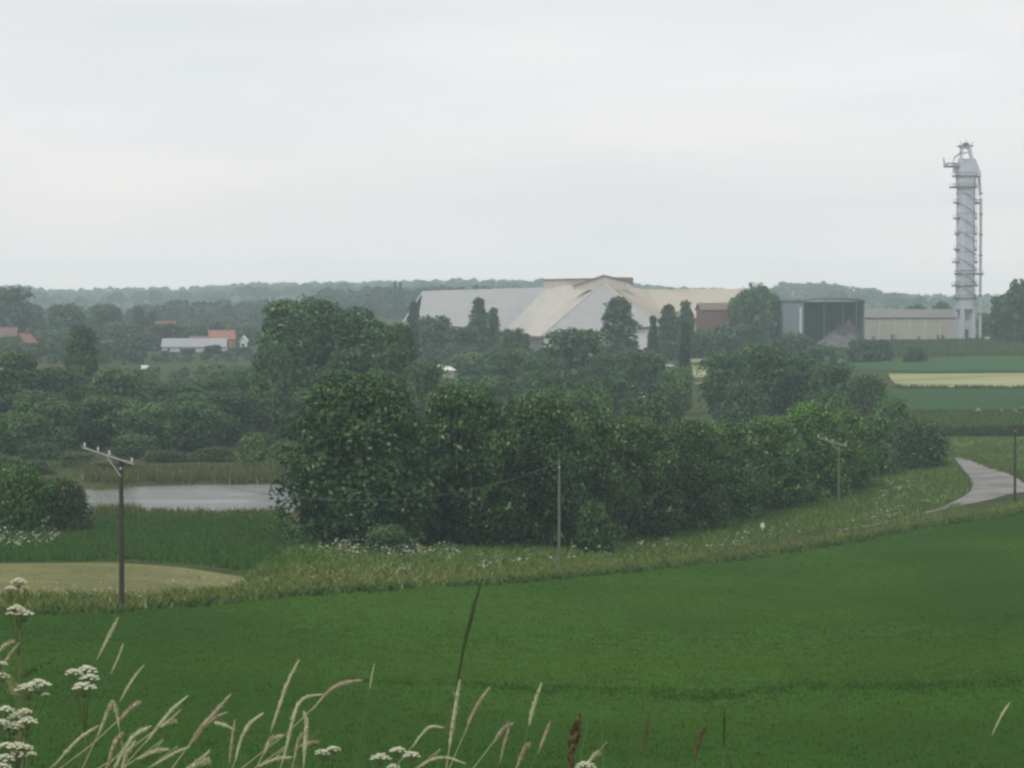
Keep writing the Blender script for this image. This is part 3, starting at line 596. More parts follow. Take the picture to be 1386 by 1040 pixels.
for a in [
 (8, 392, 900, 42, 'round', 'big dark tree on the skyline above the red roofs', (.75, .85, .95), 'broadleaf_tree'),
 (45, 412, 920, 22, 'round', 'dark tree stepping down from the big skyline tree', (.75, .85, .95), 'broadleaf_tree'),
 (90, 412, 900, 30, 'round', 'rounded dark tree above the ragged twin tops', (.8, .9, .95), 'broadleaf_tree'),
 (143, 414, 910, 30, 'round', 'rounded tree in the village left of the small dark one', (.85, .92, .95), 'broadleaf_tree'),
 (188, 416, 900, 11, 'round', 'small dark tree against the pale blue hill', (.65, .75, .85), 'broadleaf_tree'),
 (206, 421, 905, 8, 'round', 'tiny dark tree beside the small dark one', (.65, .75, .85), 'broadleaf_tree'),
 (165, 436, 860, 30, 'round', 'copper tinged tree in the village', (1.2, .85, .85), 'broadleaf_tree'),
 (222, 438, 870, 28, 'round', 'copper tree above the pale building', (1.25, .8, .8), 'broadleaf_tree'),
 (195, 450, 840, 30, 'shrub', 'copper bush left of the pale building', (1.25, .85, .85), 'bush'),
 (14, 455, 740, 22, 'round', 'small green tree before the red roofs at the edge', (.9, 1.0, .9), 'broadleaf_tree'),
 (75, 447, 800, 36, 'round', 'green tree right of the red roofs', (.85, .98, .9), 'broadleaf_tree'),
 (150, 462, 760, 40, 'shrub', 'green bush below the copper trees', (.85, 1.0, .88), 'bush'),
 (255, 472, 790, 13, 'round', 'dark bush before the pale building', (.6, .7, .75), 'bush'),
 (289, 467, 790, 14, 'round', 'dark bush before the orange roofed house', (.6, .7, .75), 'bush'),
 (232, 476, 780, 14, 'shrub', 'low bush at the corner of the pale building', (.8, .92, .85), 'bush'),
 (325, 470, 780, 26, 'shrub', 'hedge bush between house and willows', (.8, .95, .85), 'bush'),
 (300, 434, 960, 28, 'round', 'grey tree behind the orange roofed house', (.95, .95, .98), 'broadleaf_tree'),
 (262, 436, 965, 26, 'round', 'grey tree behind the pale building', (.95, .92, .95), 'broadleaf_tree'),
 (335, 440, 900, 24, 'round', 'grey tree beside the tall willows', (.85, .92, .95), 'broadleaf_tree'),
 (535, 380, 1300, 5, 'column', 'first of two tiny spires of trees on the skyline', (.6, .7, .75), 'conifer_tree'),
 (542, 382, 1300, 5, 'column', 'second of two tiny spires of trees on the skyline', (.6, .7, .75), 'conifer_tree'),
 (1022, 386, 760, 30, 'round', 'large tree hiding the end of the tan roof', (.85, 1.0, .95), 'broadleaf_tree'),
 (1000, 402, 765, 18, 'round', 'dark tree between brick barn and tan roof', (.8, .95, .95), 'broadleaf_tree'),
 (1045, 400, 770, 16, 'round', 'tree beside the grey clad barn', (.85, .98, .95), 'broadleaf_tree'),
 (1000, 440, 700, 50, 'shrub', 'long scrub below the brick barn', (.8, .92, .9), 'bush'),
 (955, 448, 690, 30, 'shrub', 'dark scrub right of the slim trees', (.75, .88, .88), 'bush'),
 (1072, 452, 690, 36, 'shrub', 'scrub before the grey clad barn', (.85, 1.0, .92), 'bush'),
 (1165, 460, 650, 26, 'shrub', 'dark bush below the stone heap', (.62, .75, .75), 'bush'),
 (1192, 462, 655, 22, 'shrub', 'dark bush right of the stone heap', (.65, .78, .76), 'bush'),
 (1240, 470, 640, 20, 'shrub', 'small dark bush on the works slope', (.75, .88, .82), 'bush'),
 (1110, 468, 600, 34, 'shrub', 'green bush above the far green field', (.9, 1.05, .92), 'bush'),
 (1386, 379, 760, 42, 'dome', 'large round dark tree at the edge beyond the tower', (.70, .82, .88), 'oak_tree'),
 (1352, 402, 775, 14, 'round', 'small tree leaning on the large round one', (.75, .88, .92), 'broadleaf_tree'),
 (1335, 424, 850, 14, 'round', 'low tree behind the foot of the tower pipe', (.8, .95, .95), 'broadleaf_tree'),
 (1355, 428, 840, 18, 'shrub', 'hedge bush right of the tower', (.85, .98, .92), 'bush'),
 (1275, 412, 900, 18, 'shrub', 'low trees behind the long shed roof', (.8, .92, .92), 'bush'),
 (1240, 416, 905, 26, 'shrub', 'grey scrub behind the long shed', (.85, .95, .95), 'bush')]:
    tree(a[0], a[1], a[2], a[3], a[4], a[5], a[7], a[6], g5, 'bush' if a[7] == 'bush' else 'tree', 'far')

# far woods that read as one mass
def wood(name, label, pts, color, hh, jit=.25, nl=70, seed=5):
    """pts: (x, y) places of crowns"""
    rg = np.random.RandomState(seed); pts = np.array(pts); k = len(pts); x = pts[:, 0] + rg.randn(k) * hh * jit; y = pts[:, 1] + rg.randn(k) * hh * jit
    z = ground(x, y); h = hh * rg.uniform(.6, 1.25, k); r = h * rg.uniform(.42, .7, k)
    X = np.repeat(x, nl); Y = np.repeat(y, nl); Zb = np.repeat(z, nl); Hh = np.repeat(h, nl); Rr = np.repeat(r, nl)
    d = unit(rg, k * nl); d[:, 2] = np.where(rg.rand(k * nl) < .75, np.abs(d[:, 2]), d[:, 2])
    lump = rg.uniform(.75, 1.12, k * nl)
    p = np.stack([X + d[:, 0] * Rr * lump, Y + d[:, 1] * Rr * lump, Zb + Hh * .55 + d[:, 2] * Hh * .5 * lump], -1)
    nrm = d + unit(rg, k * nl) * .6; nrm /= np.linalg.norm(nrm, axis=1, keepdims=True); a = np.cross(nrm, unit(rg, k * nl)); a /= np.linalg.norm(a, axis=1, keepdims=True) + 1e-9; b_ = np.cross(nrm, a)
    s = (Hh * .16 * rg.uniform(.6, 1.5, k * nl))[:, None]; a *= s; b_ *= s * .8
    V = np.stack([p - a, p - b_, p + a, p + b_], 1).reshape(-1, 3)
    tint = np.clip(np.repeat(rg.uniform(.2, .8, k), nl) + .2 * rg.randn(k * nl), 0, 1)
    o = link(name, npmesh(name, V, 4, tint, M['leaf_far'])); o.color = (*color, 1); return tag(o, label, kind='stuff')
def rows(u0, u1, D0, D1, sp):
    rg = np.random.RandomState(int(D0)); o = []; D = D0
    while D <= D1:
        x = (u0 - 693) / F * D
        while x < (u1 - 693) / F * D: o.append((x + rg.uniform(-.3, .3) * sp, D + rg.uniform(-.4, .4) * sp)); x += sp
        D += sp
    return o
wood('distant_wood', 'blue hazed wooded ridge along the skyline', [p for D_ in (2150, 2300, 2450, 2600, 2750, 2900, 3050, 3200, 3300, 3380, 3440, 3500, 3540) for p in rows(-500, 1000, D_, D_ + 1, 15)], (1.3, 1.4, 1.5), 11)  # leaf colour lifted and blued, painting in extra haze
wood('distant_wood', 'blue hazed wooded hill behind the works', [p for D_ in (1900, 2050, 2200, 2350, 2460, 2500) for p in rows(1000, 1240, D_, D_ + 1, 13)], (1.3, 1.4, 1.5), 11, seed=6)  # part of the haze is put into this bluish leaf colour
wood('distant_wood', 'pale wooded rise behind the tower', [p for D_ in (2300, 2500, 2700, 2850, 2950) for p in rows(1080, 1900, D_, D_ + 1, 15)], (1.3, 1.4, 1.5), 10, seed=7)  # bluish leaf colour carries some painted haze here too
wood('hillside_wood', 'dark wood on the slope behind the storage hall', rows(440, 760, 1330, 1480, 12), (.85, .95, .95), 12, seed=8)
wood('hillside_wood', 'grey green wood behind the village', rows(205, 470, 1180, 1290, 11), (.95, 1, 1), 9, seed=9)
wood('hillside_wood', 'low hedgerows behind the village', rows(-400, 215, 1150, 1250, 13), (.9, 1, 1), 7, seed=10)
wood('valley_scrub', 'green scrub between pond wood and village', rows(-60, 190, 660, 730, 9), (.95, 1.12, .9), 4.5, seed=11)
wood('valley_scrub', 'low hedge before the pale village building', rows(190, 350, 680, 730, 6), (.95, 1.15, .9), 1.9, seed=16)
wood('valley_scrub', 'dark scrub between willows and storage hall', rows(560, 760, 640, 690, 8), (.9, 1.0, .95), 4.0, seed=12)
wood('valley_scrub', 'scrub along the foot of the works', rows(935, 1140, 690, 715, 7), (.95, 1.0, .95), 3.0, seed=13)
wood('valley_scrub', 'green scrub fringing the pasture beyond the pond wood', rows(150, 350, 500, 560, 7), (1.1, 1.25, .95), 2.6, seed=15)
wood('skyline_trees', 'tiny row of trees on the skyline above the tan roof', rows(880, 975, 1500, 1530, 13), (.85, .95, .95), 12, seed=14)

# ------------------------------------------------------------------ storage hall
def quadslab(mb, pts, th=.25):
    pts = [Vector(p) for p in pts]; nn_ = (pts[1] - pts[0]).cross(pts[2] - pts[0]).normalized()
    if nn_.z < 0: nn_ = -nn_
    mb.slab(pts, -nn_ * th)
hall = empty('storage_hall', on(800, 800), 0, 'huge storage hall with pale steep roofs and a brown ridge cabin', 'hall')
def wl(p): return Vector(p) - Vector(hall.location)
gl = gz(20, 790) - .4
A, B = P(741, 388, 842), P(817, 383, 775)
Cc, E, Gg, Hh_ = P(678, 453, 800), P(733, 455, 748), P(893, 441, 752), P(905, 441, 850)
mb = MB(); quadslab(mb, [wl(p) for p in (A, B, E, Cc)]); mb.build('roof', M['roofpale'], hall)
mb = MB(); quadslab(mb, [wl(p) for p in (B, Gg, E)]); mb.build('end_roof', M['roofgrey'], hall)
mb = MB(); quadslab(mb, [wl(p) for p in (A, B, Gg, Hh_)]); mb.build('roof', M['rooftan'], hall)
# lower walls of the centre block, set in under the eaves
def wallrun(pts, top_drop, thick, m, name='wall', zb=None):
    mb = MB()
    for p, q in zip(pts, pts[1:]):
        p, q = Vector(p), Vector(q); d = (q - p); d.z = 0; nrm = Vector((-d.y, d.x, 0)).normalized() * thick
        b0 = gl if zb is None else zb
        vs = [(p.x, p.y, b0), (q.x, q.y, b0), (q.x, q.y, q.z - top_drop), (p.x, p.y, p.z - top_drop)]
        vs = [wl(v_) for v_ in vs]; mb.slab(vs, nrm)
    return mb.build(name, m, hall)
inn = lambda p, c, k=.035: Vector(p) + (Vector(c) - Vector(p)) * k
cen = (Cc + E + Gg + Hh_) / 4; cen.z = E.z
def iz(p): q = inn(p, cen); q.z = p.z; return q
wallrun([iz(Cc), iz(E)], .7, .3, M['darkmetal'])
wallrun([iz(E), iz(Gg)], .7, .3, M['white'])
wallrun([iz(Gg), iz(Hh_)], .7, .3, M['beigewall'])
mb = MB(); mb.tube([wl(Cc + Vector((0, 0, -.35))), wl(E + Vector((0, 0, -.35)))], .32, 6); mb.build('eave', M['brownsheet'], hall)
# door in the white end wall
dq = iz(E) + (iz(Gg) - iz(E)) * .16
mb = MB(); mb.box(wl((dq.x, dq.y - .55, gl + 2.6)), (3.2, .3, 5.2), math.atan2((Gg - E).y, (Gg - E).x)); mb.build('door', M['steel'], hall)
# seams along the slope ridges
mb = MB(); mb.tube([wl(B), wl(E)], .22, 6); mb.build('hip_flashing', M['roofgrey'], hall)
mb = MB(); mb.tube([wl(B), wl(Gg)], .22, 6); mb.build('hip_flashing', M['roofpale'], hall)
# left wing
L0, L1 = P(572, 394, 872), P(745, 389, 858); l0, l1 = P(545, 436, 838), P(700, 450, 822)
b0, b1 = P(545, 436, 838) + Vector((0, 62, 0)), P(760, 440, 822) + Vector((0, 70, 0))
mb = MB(); quadslab(mb, [wl(p) for p in (L0, L1, l1, l0 + Vector((5, 0, 0)))]); mb.build('roof', M['roofgrey'], hall)
mb = MB(); quadslab(mb, [wl(p) for p in (L0, l0, b0)]); mb.build('end_roof', M['white'], hall)
mb = MB(); quadslab(mb, [wl(p) for p in (L1, L0, b0, b1)]); mb.build('rear_roof', M['roofgrey'], hall)
wallrun([l0 + Vector((2, 1.5, 0)), l1 + Vector((0, 1.5, 0))], .5, .3, M['bluegrey'])
wallrun([b0 + Vector((1.5, -1.5, 0)), l0 + Vector((1.5, 1.5, 0))], .5, .3, M['white'])
# right wing
R0, R1 = P(862, 392, 838), P(1012, 391, 846); r0_, r1_ = P(868, 430, 800), P(1020, 430, 806)
q0, q1 = r0_ + Vector((0, 80, 0)), r1_ + Vector((0, 80, 0))
mb = MB(); quadslab(mb, [wl(p) for p in (P(819, 382.5, 779), P(874, 392, 838), P(905, 432, 800), P(872, 436, 764))]); mb.build('link_roof', M['rooftan'], hall)
mb = MB(); quadslab(mb, [wl(p) for p in (R0, R1, r1_, r0_)]); mb.build('roof', M['rooftan'], hall)
mb = MB(); quadslab(mb, [wl(p) for p in (R1, R0, q0, q1)]); mb.build('rear_roof', M['rooftan'], hall)
mb = MB(); mb.slab([wl(p) for p in (R1 + Vector((-1, 0, -.5)), r1_ + Vector((-1, 0, -.3)), q1 + Vector((-1, 0, -.3)))], (.3, 0, 0)); mb.build('gable', M['beigewall'], hall)
wallrun([r0_ + Vector((0, 1.5, 0)), r1_ + Vector((-1, 1.5, 0))], .5, .3, M['beigewall'])
# rear slope of the centre block
mb = MB(); quadslab(mb, [wl(p) for p in (A, Hh_, Hh_ + Vector((-20, 8, 0)), Cc + Vector((2, 40, 0)))]); mb.build('rear_roof', M['roofpale'], hall)
# brown conveyor cabin on the ridge
mb = MB(); pa, pb = wl(P(742, 384, 842)), wl(P(800, 383, 800)); dirv = (pb - pa)
mb.box((pa + pb) / 2 + Vector((0, 0, -.4)), (dirv.length, 3.2, 3.0), math.atan2(dirv.y, dirv.x)); cab = mb.build('ridge_cabin', M['rooftan'], hall)
mb = MB(); mb.box((pa + pb) / 2 + Vector((0, 0, 1.25)), (dirv.length + 1, 4.0, .35), math.atan2(dirv.y, dirv.x)); mb.build('cabin_roof', M['brownsheet'], cab)
mb = MB(); hp = wl(P(818, 381, 774)); pk = [hp + Vector((-9, 0, -1.6)), hp + Vector((-.2, 0, 1.5)), hp + Vector((7.2, 0, -.4)), hp + Vector((7.2, 0, -2.6)), hp + Vector((-9, 0, -2.6))]
mb.slab(pk, (0, 5, 0)); mb.build('head_house', M['roofpale'], hall)
mb = MB(); mb.slab([hp + Vector((-9.6, -.4, -1.3)), hp + Vector((-.2, -.4, 2.0)), hp + Vector((7.6, -.4, .1)), hp + Vector((7.6, -.4, -.3)), hp + Vector((-.2, -.4, 1.5)), hp + Vector((-9.6, -.4, -1.7))], (0, 5.6, 0)); mb.build('head_roof', M['brownsheet'], hall)
# conveyor gallery running down behind to the tan wing
mb = MB(); ga, gb = wl(P(830, 380, 785)), wl(P(851, 381, 800)); dv = gb - ga
mb.box((ga + gb) / 2, (dv.length + 1, 2.6, 2.2), math.atan2(dv.y, dv.x)); mb.build('gallery', M['brownsheet'], hall)

# ------------------------------------------------------------------ buildings by boxes and gables
def house(name, u, D, wpx, vb_eave, v_ridge, label, wall, roof, depth=9, rz=0, ridge_x=True, windows=3, chimney=True, cat='house', group='village houses'):
    """gabled building centred on bearing u, width wpx px, eave and ridge on the given sight lines"""
    base = on(u, D); wd = wpx / F * D; ze = P(u, vb_eave, D).z - base.z; zr = P(u, v_ridge, D).z - base.z
    r = empty(name, (base.x, base.y, base.z - .3), rz, label, cat, group); hw, hd = wd / 2, depth / 2; ze += .3; zr += .3
    mb = MB()
    if ridge_x: prof_ = [(-hd, 0), (hd, 0), (hd, ze), (0, zr - .15), (-hd, ze)]; mb.slab([(-hw, a, b) for a, b in prof_], (wd, 0, 0))
    else: prof_ = [(-hw, 0), (hw, 0), (hw, ze), (0, zr - .15), (-hw, ze)]; mb.slab([(a, -hd, b) for a, b in prof_], (0, depth, 0))
    mb.build('wall', wall, r)
    mb = MB(); o_ = .45; t_ = .22
    if ridge_x:
        for s in (-1, 1): quadslab(mb, [(-hw - o_, 0, zr + t_), (hw + o_, 0, zr + t_), (hw + o_, s * (hd + o_), ze - .05 + t_), (-hw - o_, s * (hd + o_), ze - .05 + t_)], t_)
    else:
        for s in (-1, 1): quadslab(mb, [(0, -hd - o_, zr + t_), (0, hd + o_, zr + t_), (s * (hw + o_), hd + o_, ze - .05 + t_), (s * (hw + o_), -hd - o_, ze - .05 + t_)], t_)
    rf = mb.build('roof', roof, r)
    if chimney: mb = MB(); mb.box((hw * .6, 0, zr + .7), (.8, .7, 1.8)); mb.build('chimney', M['brick'], rf)
    for k in range(windows):
        xx = -hw + wd * (k + .5) / windows; f = MB(); f.box((xx, -hd - .03, ze * .55), (1.3, .10, 1.3)); fr = f.build('window', M['white'], r)
        g_ = MB(); g_.box((xx, -hd - .09, ze * .55), (1.05, .06, 1.05)); g_.build('pane', M['glass'], fr)
    return r
house('house', 2, 800, 40, 457, 444, 'red roofed house at the edge of the village', M['brick'], M['tiledark'], 10, .1)
house('house', 33, 770, 18, 465, 452, 'red brick house gable facing across the fields', M['brick'], M['tile'], 8, -.2, False, 2)
house('house', 222, 985, 30, 444, 436, 'distant house with an orange red roof above the copper tree', M['brick'], M['tile'], 9, .1)
house('house', 255, 975, 34, 447, 441, 'distant house with a weathered dark red roof', M['brick'], M['tiledark'], 9, .05)
house('house', 300, 865, 33, 460, 448, 'house with a bright orange roof behind the pale building', M['tile'], M['tile'], 9, .15, True, 2)
house('house', 278, 885, 40, 462, 456, 'low house with a faded red roof behind the pale building', M['brick'], M['tiledark'], 8, .05, True, 2)
house('village_hall', 264, 830, 84, 470, 459, 'long pale building with a grey roof before the orange roofed house', M['cream'], M['slate'], 11, .04, True, 5, False, 'building', None)
r = house('cottage', 330, 860, 8, 463, 455, 'tiny white gabled cottage beside the tall willows', M['white'], M['white'], 5, 0, False, 1, False, 'cottage', None)
# white roofed shed among the trees
b_ = on(597, 520); r = empty('shed', (b_.x, b_.y, b_.z - .2), .25, 'low shed with a bright white roof among the trees', 'shed')
zt = P(597, 494, 520).z - b_.z + .2; wd = 30 / F * 520
mb = MB(); mb.slab([(-wd / 2, -2, 0), (wd / 2, -2, 0), (wd / 2, -2, zt - 1.2), (-wd / 2, -2, zt - .55)], (0, 4, 0)); mb.build('wall', M['cream'], r)
mb = MB(); quadslab(mb, [(-wd / 2 - .3, -2.6, zt - 1.0), (wd / 2 + .3, -2.6, zt - 1.0), (wd / 2 + .3, 2.6, zt - .45), (-wd / 2 - .3, 2.6, zt + .45)], .2); mb.build('roof', M['white'], r)
mb = MB(); mb.box((-.6, -2.05, .9), (.9, .1, 1.8)); mb.build('door', M['wood'], r)
# bale
bp = on(196, 585); mb = MB(); mb.tube([(-.85, 0, .62), (-.8, 0, .62), (.8, 0, .62), (.85, 0, .62)], [.56, .64, .64, .56], 20); o = mb.build('bale', M['white'], smooth=True)
o.location = (bp.x, bp.y, bp.z + .55); o.rotation_euler = (0, 0, .2); tag(o, 'small white wrapped bale on the pasture beyond the pond wood', 'bale')
# brick barn
house('barn', 968, 770, 44, 420, 411, 'red brown brick barn before the end of the tan roof', M['brick'], M['brownsheet'], 10, .1, True, 0, False, 'barn', None)
# grey clad open barn with curved roof
D = 770; b_ = on(1124, D); W_ = 84 / F * D; Lf = 26 / F * D
r = empty('open_barn', (b_.x, b_.y, b_.z - .3), 0, 'curved roof barn with a dark open front and a grey side bay', 'barn')
def zz(v): return P(1124, v, D).z - b_.z + .3
hw = W_ / 2; arc = [(-hw, zz(405.6)), (-hw * .6, zz(404)), (-hw * .1, zz(403.2)), (hw * .4, zz(403.5)), (hw * .8, zz(404.5)), (hw, zz(405.8))]
mb = MB(); mb.slab([(x_, -8, z_) for x_, z_ in arc] + [(x_, -8, z_ - .55) for x_, z_ in arc[::-1]], (0, 18, 0)); mb.build('roof', M['darkmetal'], r)
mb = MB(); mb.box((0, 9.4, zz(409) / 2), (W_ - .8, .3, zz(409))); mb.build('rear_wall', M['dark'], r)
mb = MB(); mb.box((hw - .2, .5, zz(408) / 2), (.3, 16, zz(408))); mb.build('side_wall', M['bluegrey'], r)
mb = MB(); mb.box((-hw + .3, .5, zz(408) / 2), (.3, 16, zz(408))); mb.build('side_wall', M['bluegrey'], r)
for k in range(2):
    mb = MB(); mb.box((-hw + W_ * (.36 + .3 * k), -5.6, zz(404.5) / 2 - .3), (.28, .28, zz(404.5) - .4)); mb.build('column', M['darkmetal'], r)
mb = MB(); mb.box((-hw - Lf / 2, 0, zz(408) / 2), (Lf, 15, zz(408))); sb = mb.build('side_bay', M['bluegrey'], r)
mb = MB(); mb.box((-hw - Lf / 2, 0, zz(407) - .1), (Lf + .6, 15.8, .35)); mb.build('bay_roof', M['darkmetal'], sb)
mb = MB(); mb.box((-hw - .5, -7.7, zz(420) / 2), (.8, .3, zz(412))); mb.build('door_frame', M['steel'], sb)
def heap(name, u, D, wpx, vtop, m, label, cat='heap', seed=1, ry=.7):
    rg = random.Random(seed); b_ = on(u, D); R_ = wpx / 2 / F * D; H_ = P(u, vtop, D).z - b_.z; mb = MB(); n1, n2 = 10, 28; vs = [(0, 0, H_)]
    for i in range(1, n1 + 1):
        for j in range(n2):
            a = 6.2832 * j / n2; q = i / n1; rr = R_ * q * (1 + .12 * math.sin(3 * a + seed) + rg.uniform(-.05, .05)); vs.append((rr * math.cos(a), rr * math.sin(a) * ry, H_ * (1 - q) ** .75 * (.5 + .5 * math.cos(2.2 * q * q)) ** .15 * rg.uniform(.75, 1.12) - .1))
    fs = [(0, 1 + j, 1 + (j + 1) % n2) for j in range(n2)] + [(1 + (i - 1) * n2 + j, 1 + i * n2 + j, 1 + i * n2 + (j + 1) % n2, 1 + (i - 1) * n2 + (j + 1) % n2) for i in range(1, n1) for j in range(n2)]
    mb.add(vs, fs); o = mb.build(name, m); o.location = b_; return tag(o, label, cat)
heap('stone_heap', 1128, 758, 62, 448, M['stone'], 'pale grey stone heap before the open barn')
heap('stone_heap', 1150, 756, 44, 450, M['stone'], 'low grey stone heap at the barn corner', seed=3)
heap('scrap_heap', 1150, 763, 48, 432, M['scrap'], 'rusty brown heap in the barn mouth', seed=4, ry=.3)
heap('scrap_heap', 1136, 764, 34, 438, M['scrap'], 'small brown heap beside the larger rusty one', seed=6, ry=.3)
# long low shed
D = 812; b_ = on(1228, D); r = empty('long_shed', (b_.x, b_.y, b_.z - .3), 0, 'long low shed with beige walls and a grey roof beside the tower', 'shed')
wd = 122 / F * D; z1 = P(1228, 431, D).z - b_.z + .3; z2 = P(1228, 420, D).z - b_.z + .6
mb = MB(); mb.slab([(-wd / 2, -5, 0), (wd / 2, -5, 0), (wd / 2, -5, z1), (-wd / 2, -5, z1)], (0, 12, 0)); mb.build('wall', M['beigewall'], r)
mb = MB(); quadslab(mb, [(-wd / 2 - .4, -5.5, z1 + .3), (wd / 2 + .4, -5.5, z1 + .3), (wd / 2 + .4, 1, z2), (-wd / 2 - .4, 1, z2)], .25); quadslab(mb, [(-wd / 2 - .4, 7.5, z1 + .3), (wd / 2 + .4, 7.5, z1 + .3), (wd / 2 + .4, 1, z2), (-wd / 2 - .4, 1, z2)], .25); mb.build('roof', M['asbestos'], r)
for xx, ww, hh in ((-.18, 1.6, 2.6), (.10, .9, 1.9), (.34, 2.4, 2.4), (-.40, 1.0, 2.0)):
    mb = MB(); mb.box((xx * wd, -5.08, hh / 2 + .2), (ww, .16, hh)); mb.build('door', M['darkmetal'], r)
for k in range(7):
    mb = MB(); mb.box((-wd / 2 + wd * k / 6, -5.15, z1 / 2), (.3, .3, z1 - .1)); mb.build('pilaster', M['cream'], r)

# ------------------------------------------------------------------ the tower
D = 807; b_ = on(1306, D); S = D / F
tw = empty('kiln_tower', (b_.x, b_.y, b_.z - .3), R(18), 'tall grey steel kiln tower with ring platforms and a side pipe', 'tower')
def tz(v): return P(1306, v, D).z - b_.z + .3
def tx(u): return (u - 1306) * S
hw = 13.2 * S
mb = MB(); nseg = 20
def ring(r_, v_, cx=0, n_=20): return [(cx + r_ * math.cos(6.2832 * k / n_), r_ * math.sin(6.2832 * k / n_), v_) for k in range(n_)]
vs = []; lv = [(418, 13.0), (400, 13.0), (330, 12.7), (255, 12.4), (252, 13.6), (232, 13.8), (226, 13.0)]
for v_, r_ in lv: vs += ring(r_ * S, tz(v_))
fs = [(i * 20 + k, i * 20 + (k + 1) % 20, (i + 1) * 20 + (k + 1) % 20, (i + 1) * 20 + k) for i in range(len(lv) - 1) for k in range(20)] + [tuple(range(20))[::-1], tuple(range((len(lv) - 1) * 20, len(lv) * 20))]
mb.add(vs, fs); shaft = mb.build('shaft', M['tower'], tw)
for v_ in (418, 392, 366, 340, 314, 288, 262, 244):      # flange seams
    mb = MB(); mb.tube([(0, 0, tz(v_) - .12), (0, 0, tz(v_) + .12)], 13.6 * S, 20); mb.build('flange', M['tower'], shaft)
for k in range(4):                                        # legs
    a = R(45 + 90 * k); mb = MB(); mb.tube([(math.cos(a) * 11.5 * S, math.sin(a) * 11.5 * S, 0), (math.cos(a) * 11.5 * S, math.sin(a) * 11.5 * S, tz(417))], .8, 8); mb.build('leg', M['tower'], tw)
mb = MB(); mb.tube([(0, 0, tz(428)), (0, 0, tz(418))], [3 * S, 12.5 * S], 16); mb.build('hopper', M['tower'], tw)
mb = MB(); mb.box((-.5, 0, tz(438) / 2 + .2), (25 * S, 18 * S, tz(432))); bh = mb.build('base_house', M['tower'], tw)
mb = MB(); mb.box((-1.2, -9.1 * S, 1.9), (2.4, .3, 3.6)); mb.build('door', M['dark'], bh)
def platform(v_, u0, u1, rr=16.0, full=True, rail=True):
    z = tz(v_); cx = (tx(u0) + tx(u1)) / 2; wdx = tx(u1) - tx(u0); mb = MB()
    if full: mb.tube([(0, 0, z - .15), (0, 0, z + .15)], rr * S, 24)
    mb.box((cx, 0, z), (wdx, 2.4, .55)); pl = mb.build('platform', M['darkmetal'], tw)
    if rail:
        mb = MB(); h_ = 1.1
        if full:
            pts = [(rr * S * math.cos(6.2832 * k / 24), rr * S * math.sin(6.2832 * k / 24), z + h_) for k in range(25)]; mb.tube(pts, .05, 4)
            for p in pts[:-1:2]: mb.tube([(p[0], p[1], z), p], .05, 4)
        for s in (-1.1, 1.1):
            mb.tube([(tx(u0), s, z + h_), (tx(u1), s, z + h_)], .05, 4)
            for k in range(4): xx = tx(u0) + wdx * k / 3; mb.tube([(xx, s, z), (xx, s, z + h_)], .05, 4)
        mb.build('railing', M['darkmetal'], pl)
for v_, a, b2, rr, full in ((226, 1275, 1318, 15, False), (239, 1288, 1323, 15.6, True), (254, 1284, 1312, 15.6, True), (275, 1290, 1300, 14, False), (275, 1316, 1328, 14, False), (296, 1290, 1300, 14.4, False), (296, 1312, 1321, 14, False), (317, 1292, 1300, 14, False), (317, 1312, 1321, 14, False), (338, 1291, 1302, 14, False), (338, 1312, 1321, 14, False),
                           (355, 1289, 1301, 14, False), (355, 1312, 1322, 14, False), (371, 1292, 1331, 14.6, True), (387, 1288, 1323, 15.0, True), (404, 1290, 1320, 14.4, True)):
    platform(v_, a, b2, rr, full)
for k in range(8):                                        # stair flights winding up the shaft
    v0 = 404 - 18.5 * k; a0, a1 = R(200), R(340)
    mb = MB(); pts = [(14.2 * S * math.cos(a0 + (a1 - a0) * q), 14.2 * S * math.sin(a0 + (a1 - a0) * q), tz(v0 - 18.5) + (tz(v0) - tz(v0 - 18.5)) * q) for q in np.linspace(0, 1, 9)]
    for p, q in zip(pts, pts[1:]): mb.slab([p, q, (q[0], q[1], q[2] + .22), (p[0], p[1], p[2] + .22)], (0, -.35, 0))
    mb.build('stair_flight', M['tower'], tw)
mb = MB()                                                 # caged ladder on the dark side
for xx in (-.35, .35): mb.tube([(xx + 2.2, -2.6, tz(440)), (xx + 2.2, -2.6, tz(232))], .06, 5)
for k in range(60): z_ = tz(440) + (tz(232) - tz(440)) * k / 60; mb.tube([(1.85, -2.6, z_), (2.55, -2.6, z_)], .04, 4)
mb.build('ladder', M['darkmetal'], tw)
# side pipe with brackets
cs, sn = math.cos(-R(18)), math.sin(-R(18))
def rot(x_, y_): return (x_ * cs - y_ * sn, x_ * sn + y_ * cs)
pp = rot(tx(1326.5), 0)
mb = MB(); mb.tube([(pp[0], pp[1], 0), (pp[0], pp[1], tz(268))], 1.9 * S, 12); pipe = mb.build('side_pipe', M['tower'], tw)
for v_ in (262, 290, 318, 346, 372, 400, 425): mb = MB(); mb.tube([(pp[0], pp[1], tz(v_) - .2), (pp[0], pp[1], tz(v_) + .2)], 2.6 * S, 12); mb.build('collar', M['darkmetal'], pipe)
p2 = rot(tx(1318), 0); p3 = rot(tx(1324), 0)
mb = MB(); mb.tube([(p2[0], p2[1], tz(226)), (p3[0], p3[1], tz(240)), (p3[0] + .3, p3[1], tz(256)), (pp[0] - .3, pp[1], tz(266))], [1.5 * S, 1.9 * S, 2.0 * S, 1.5 * S], 10); mb.build('bend_pipe', M['tower'], tw)
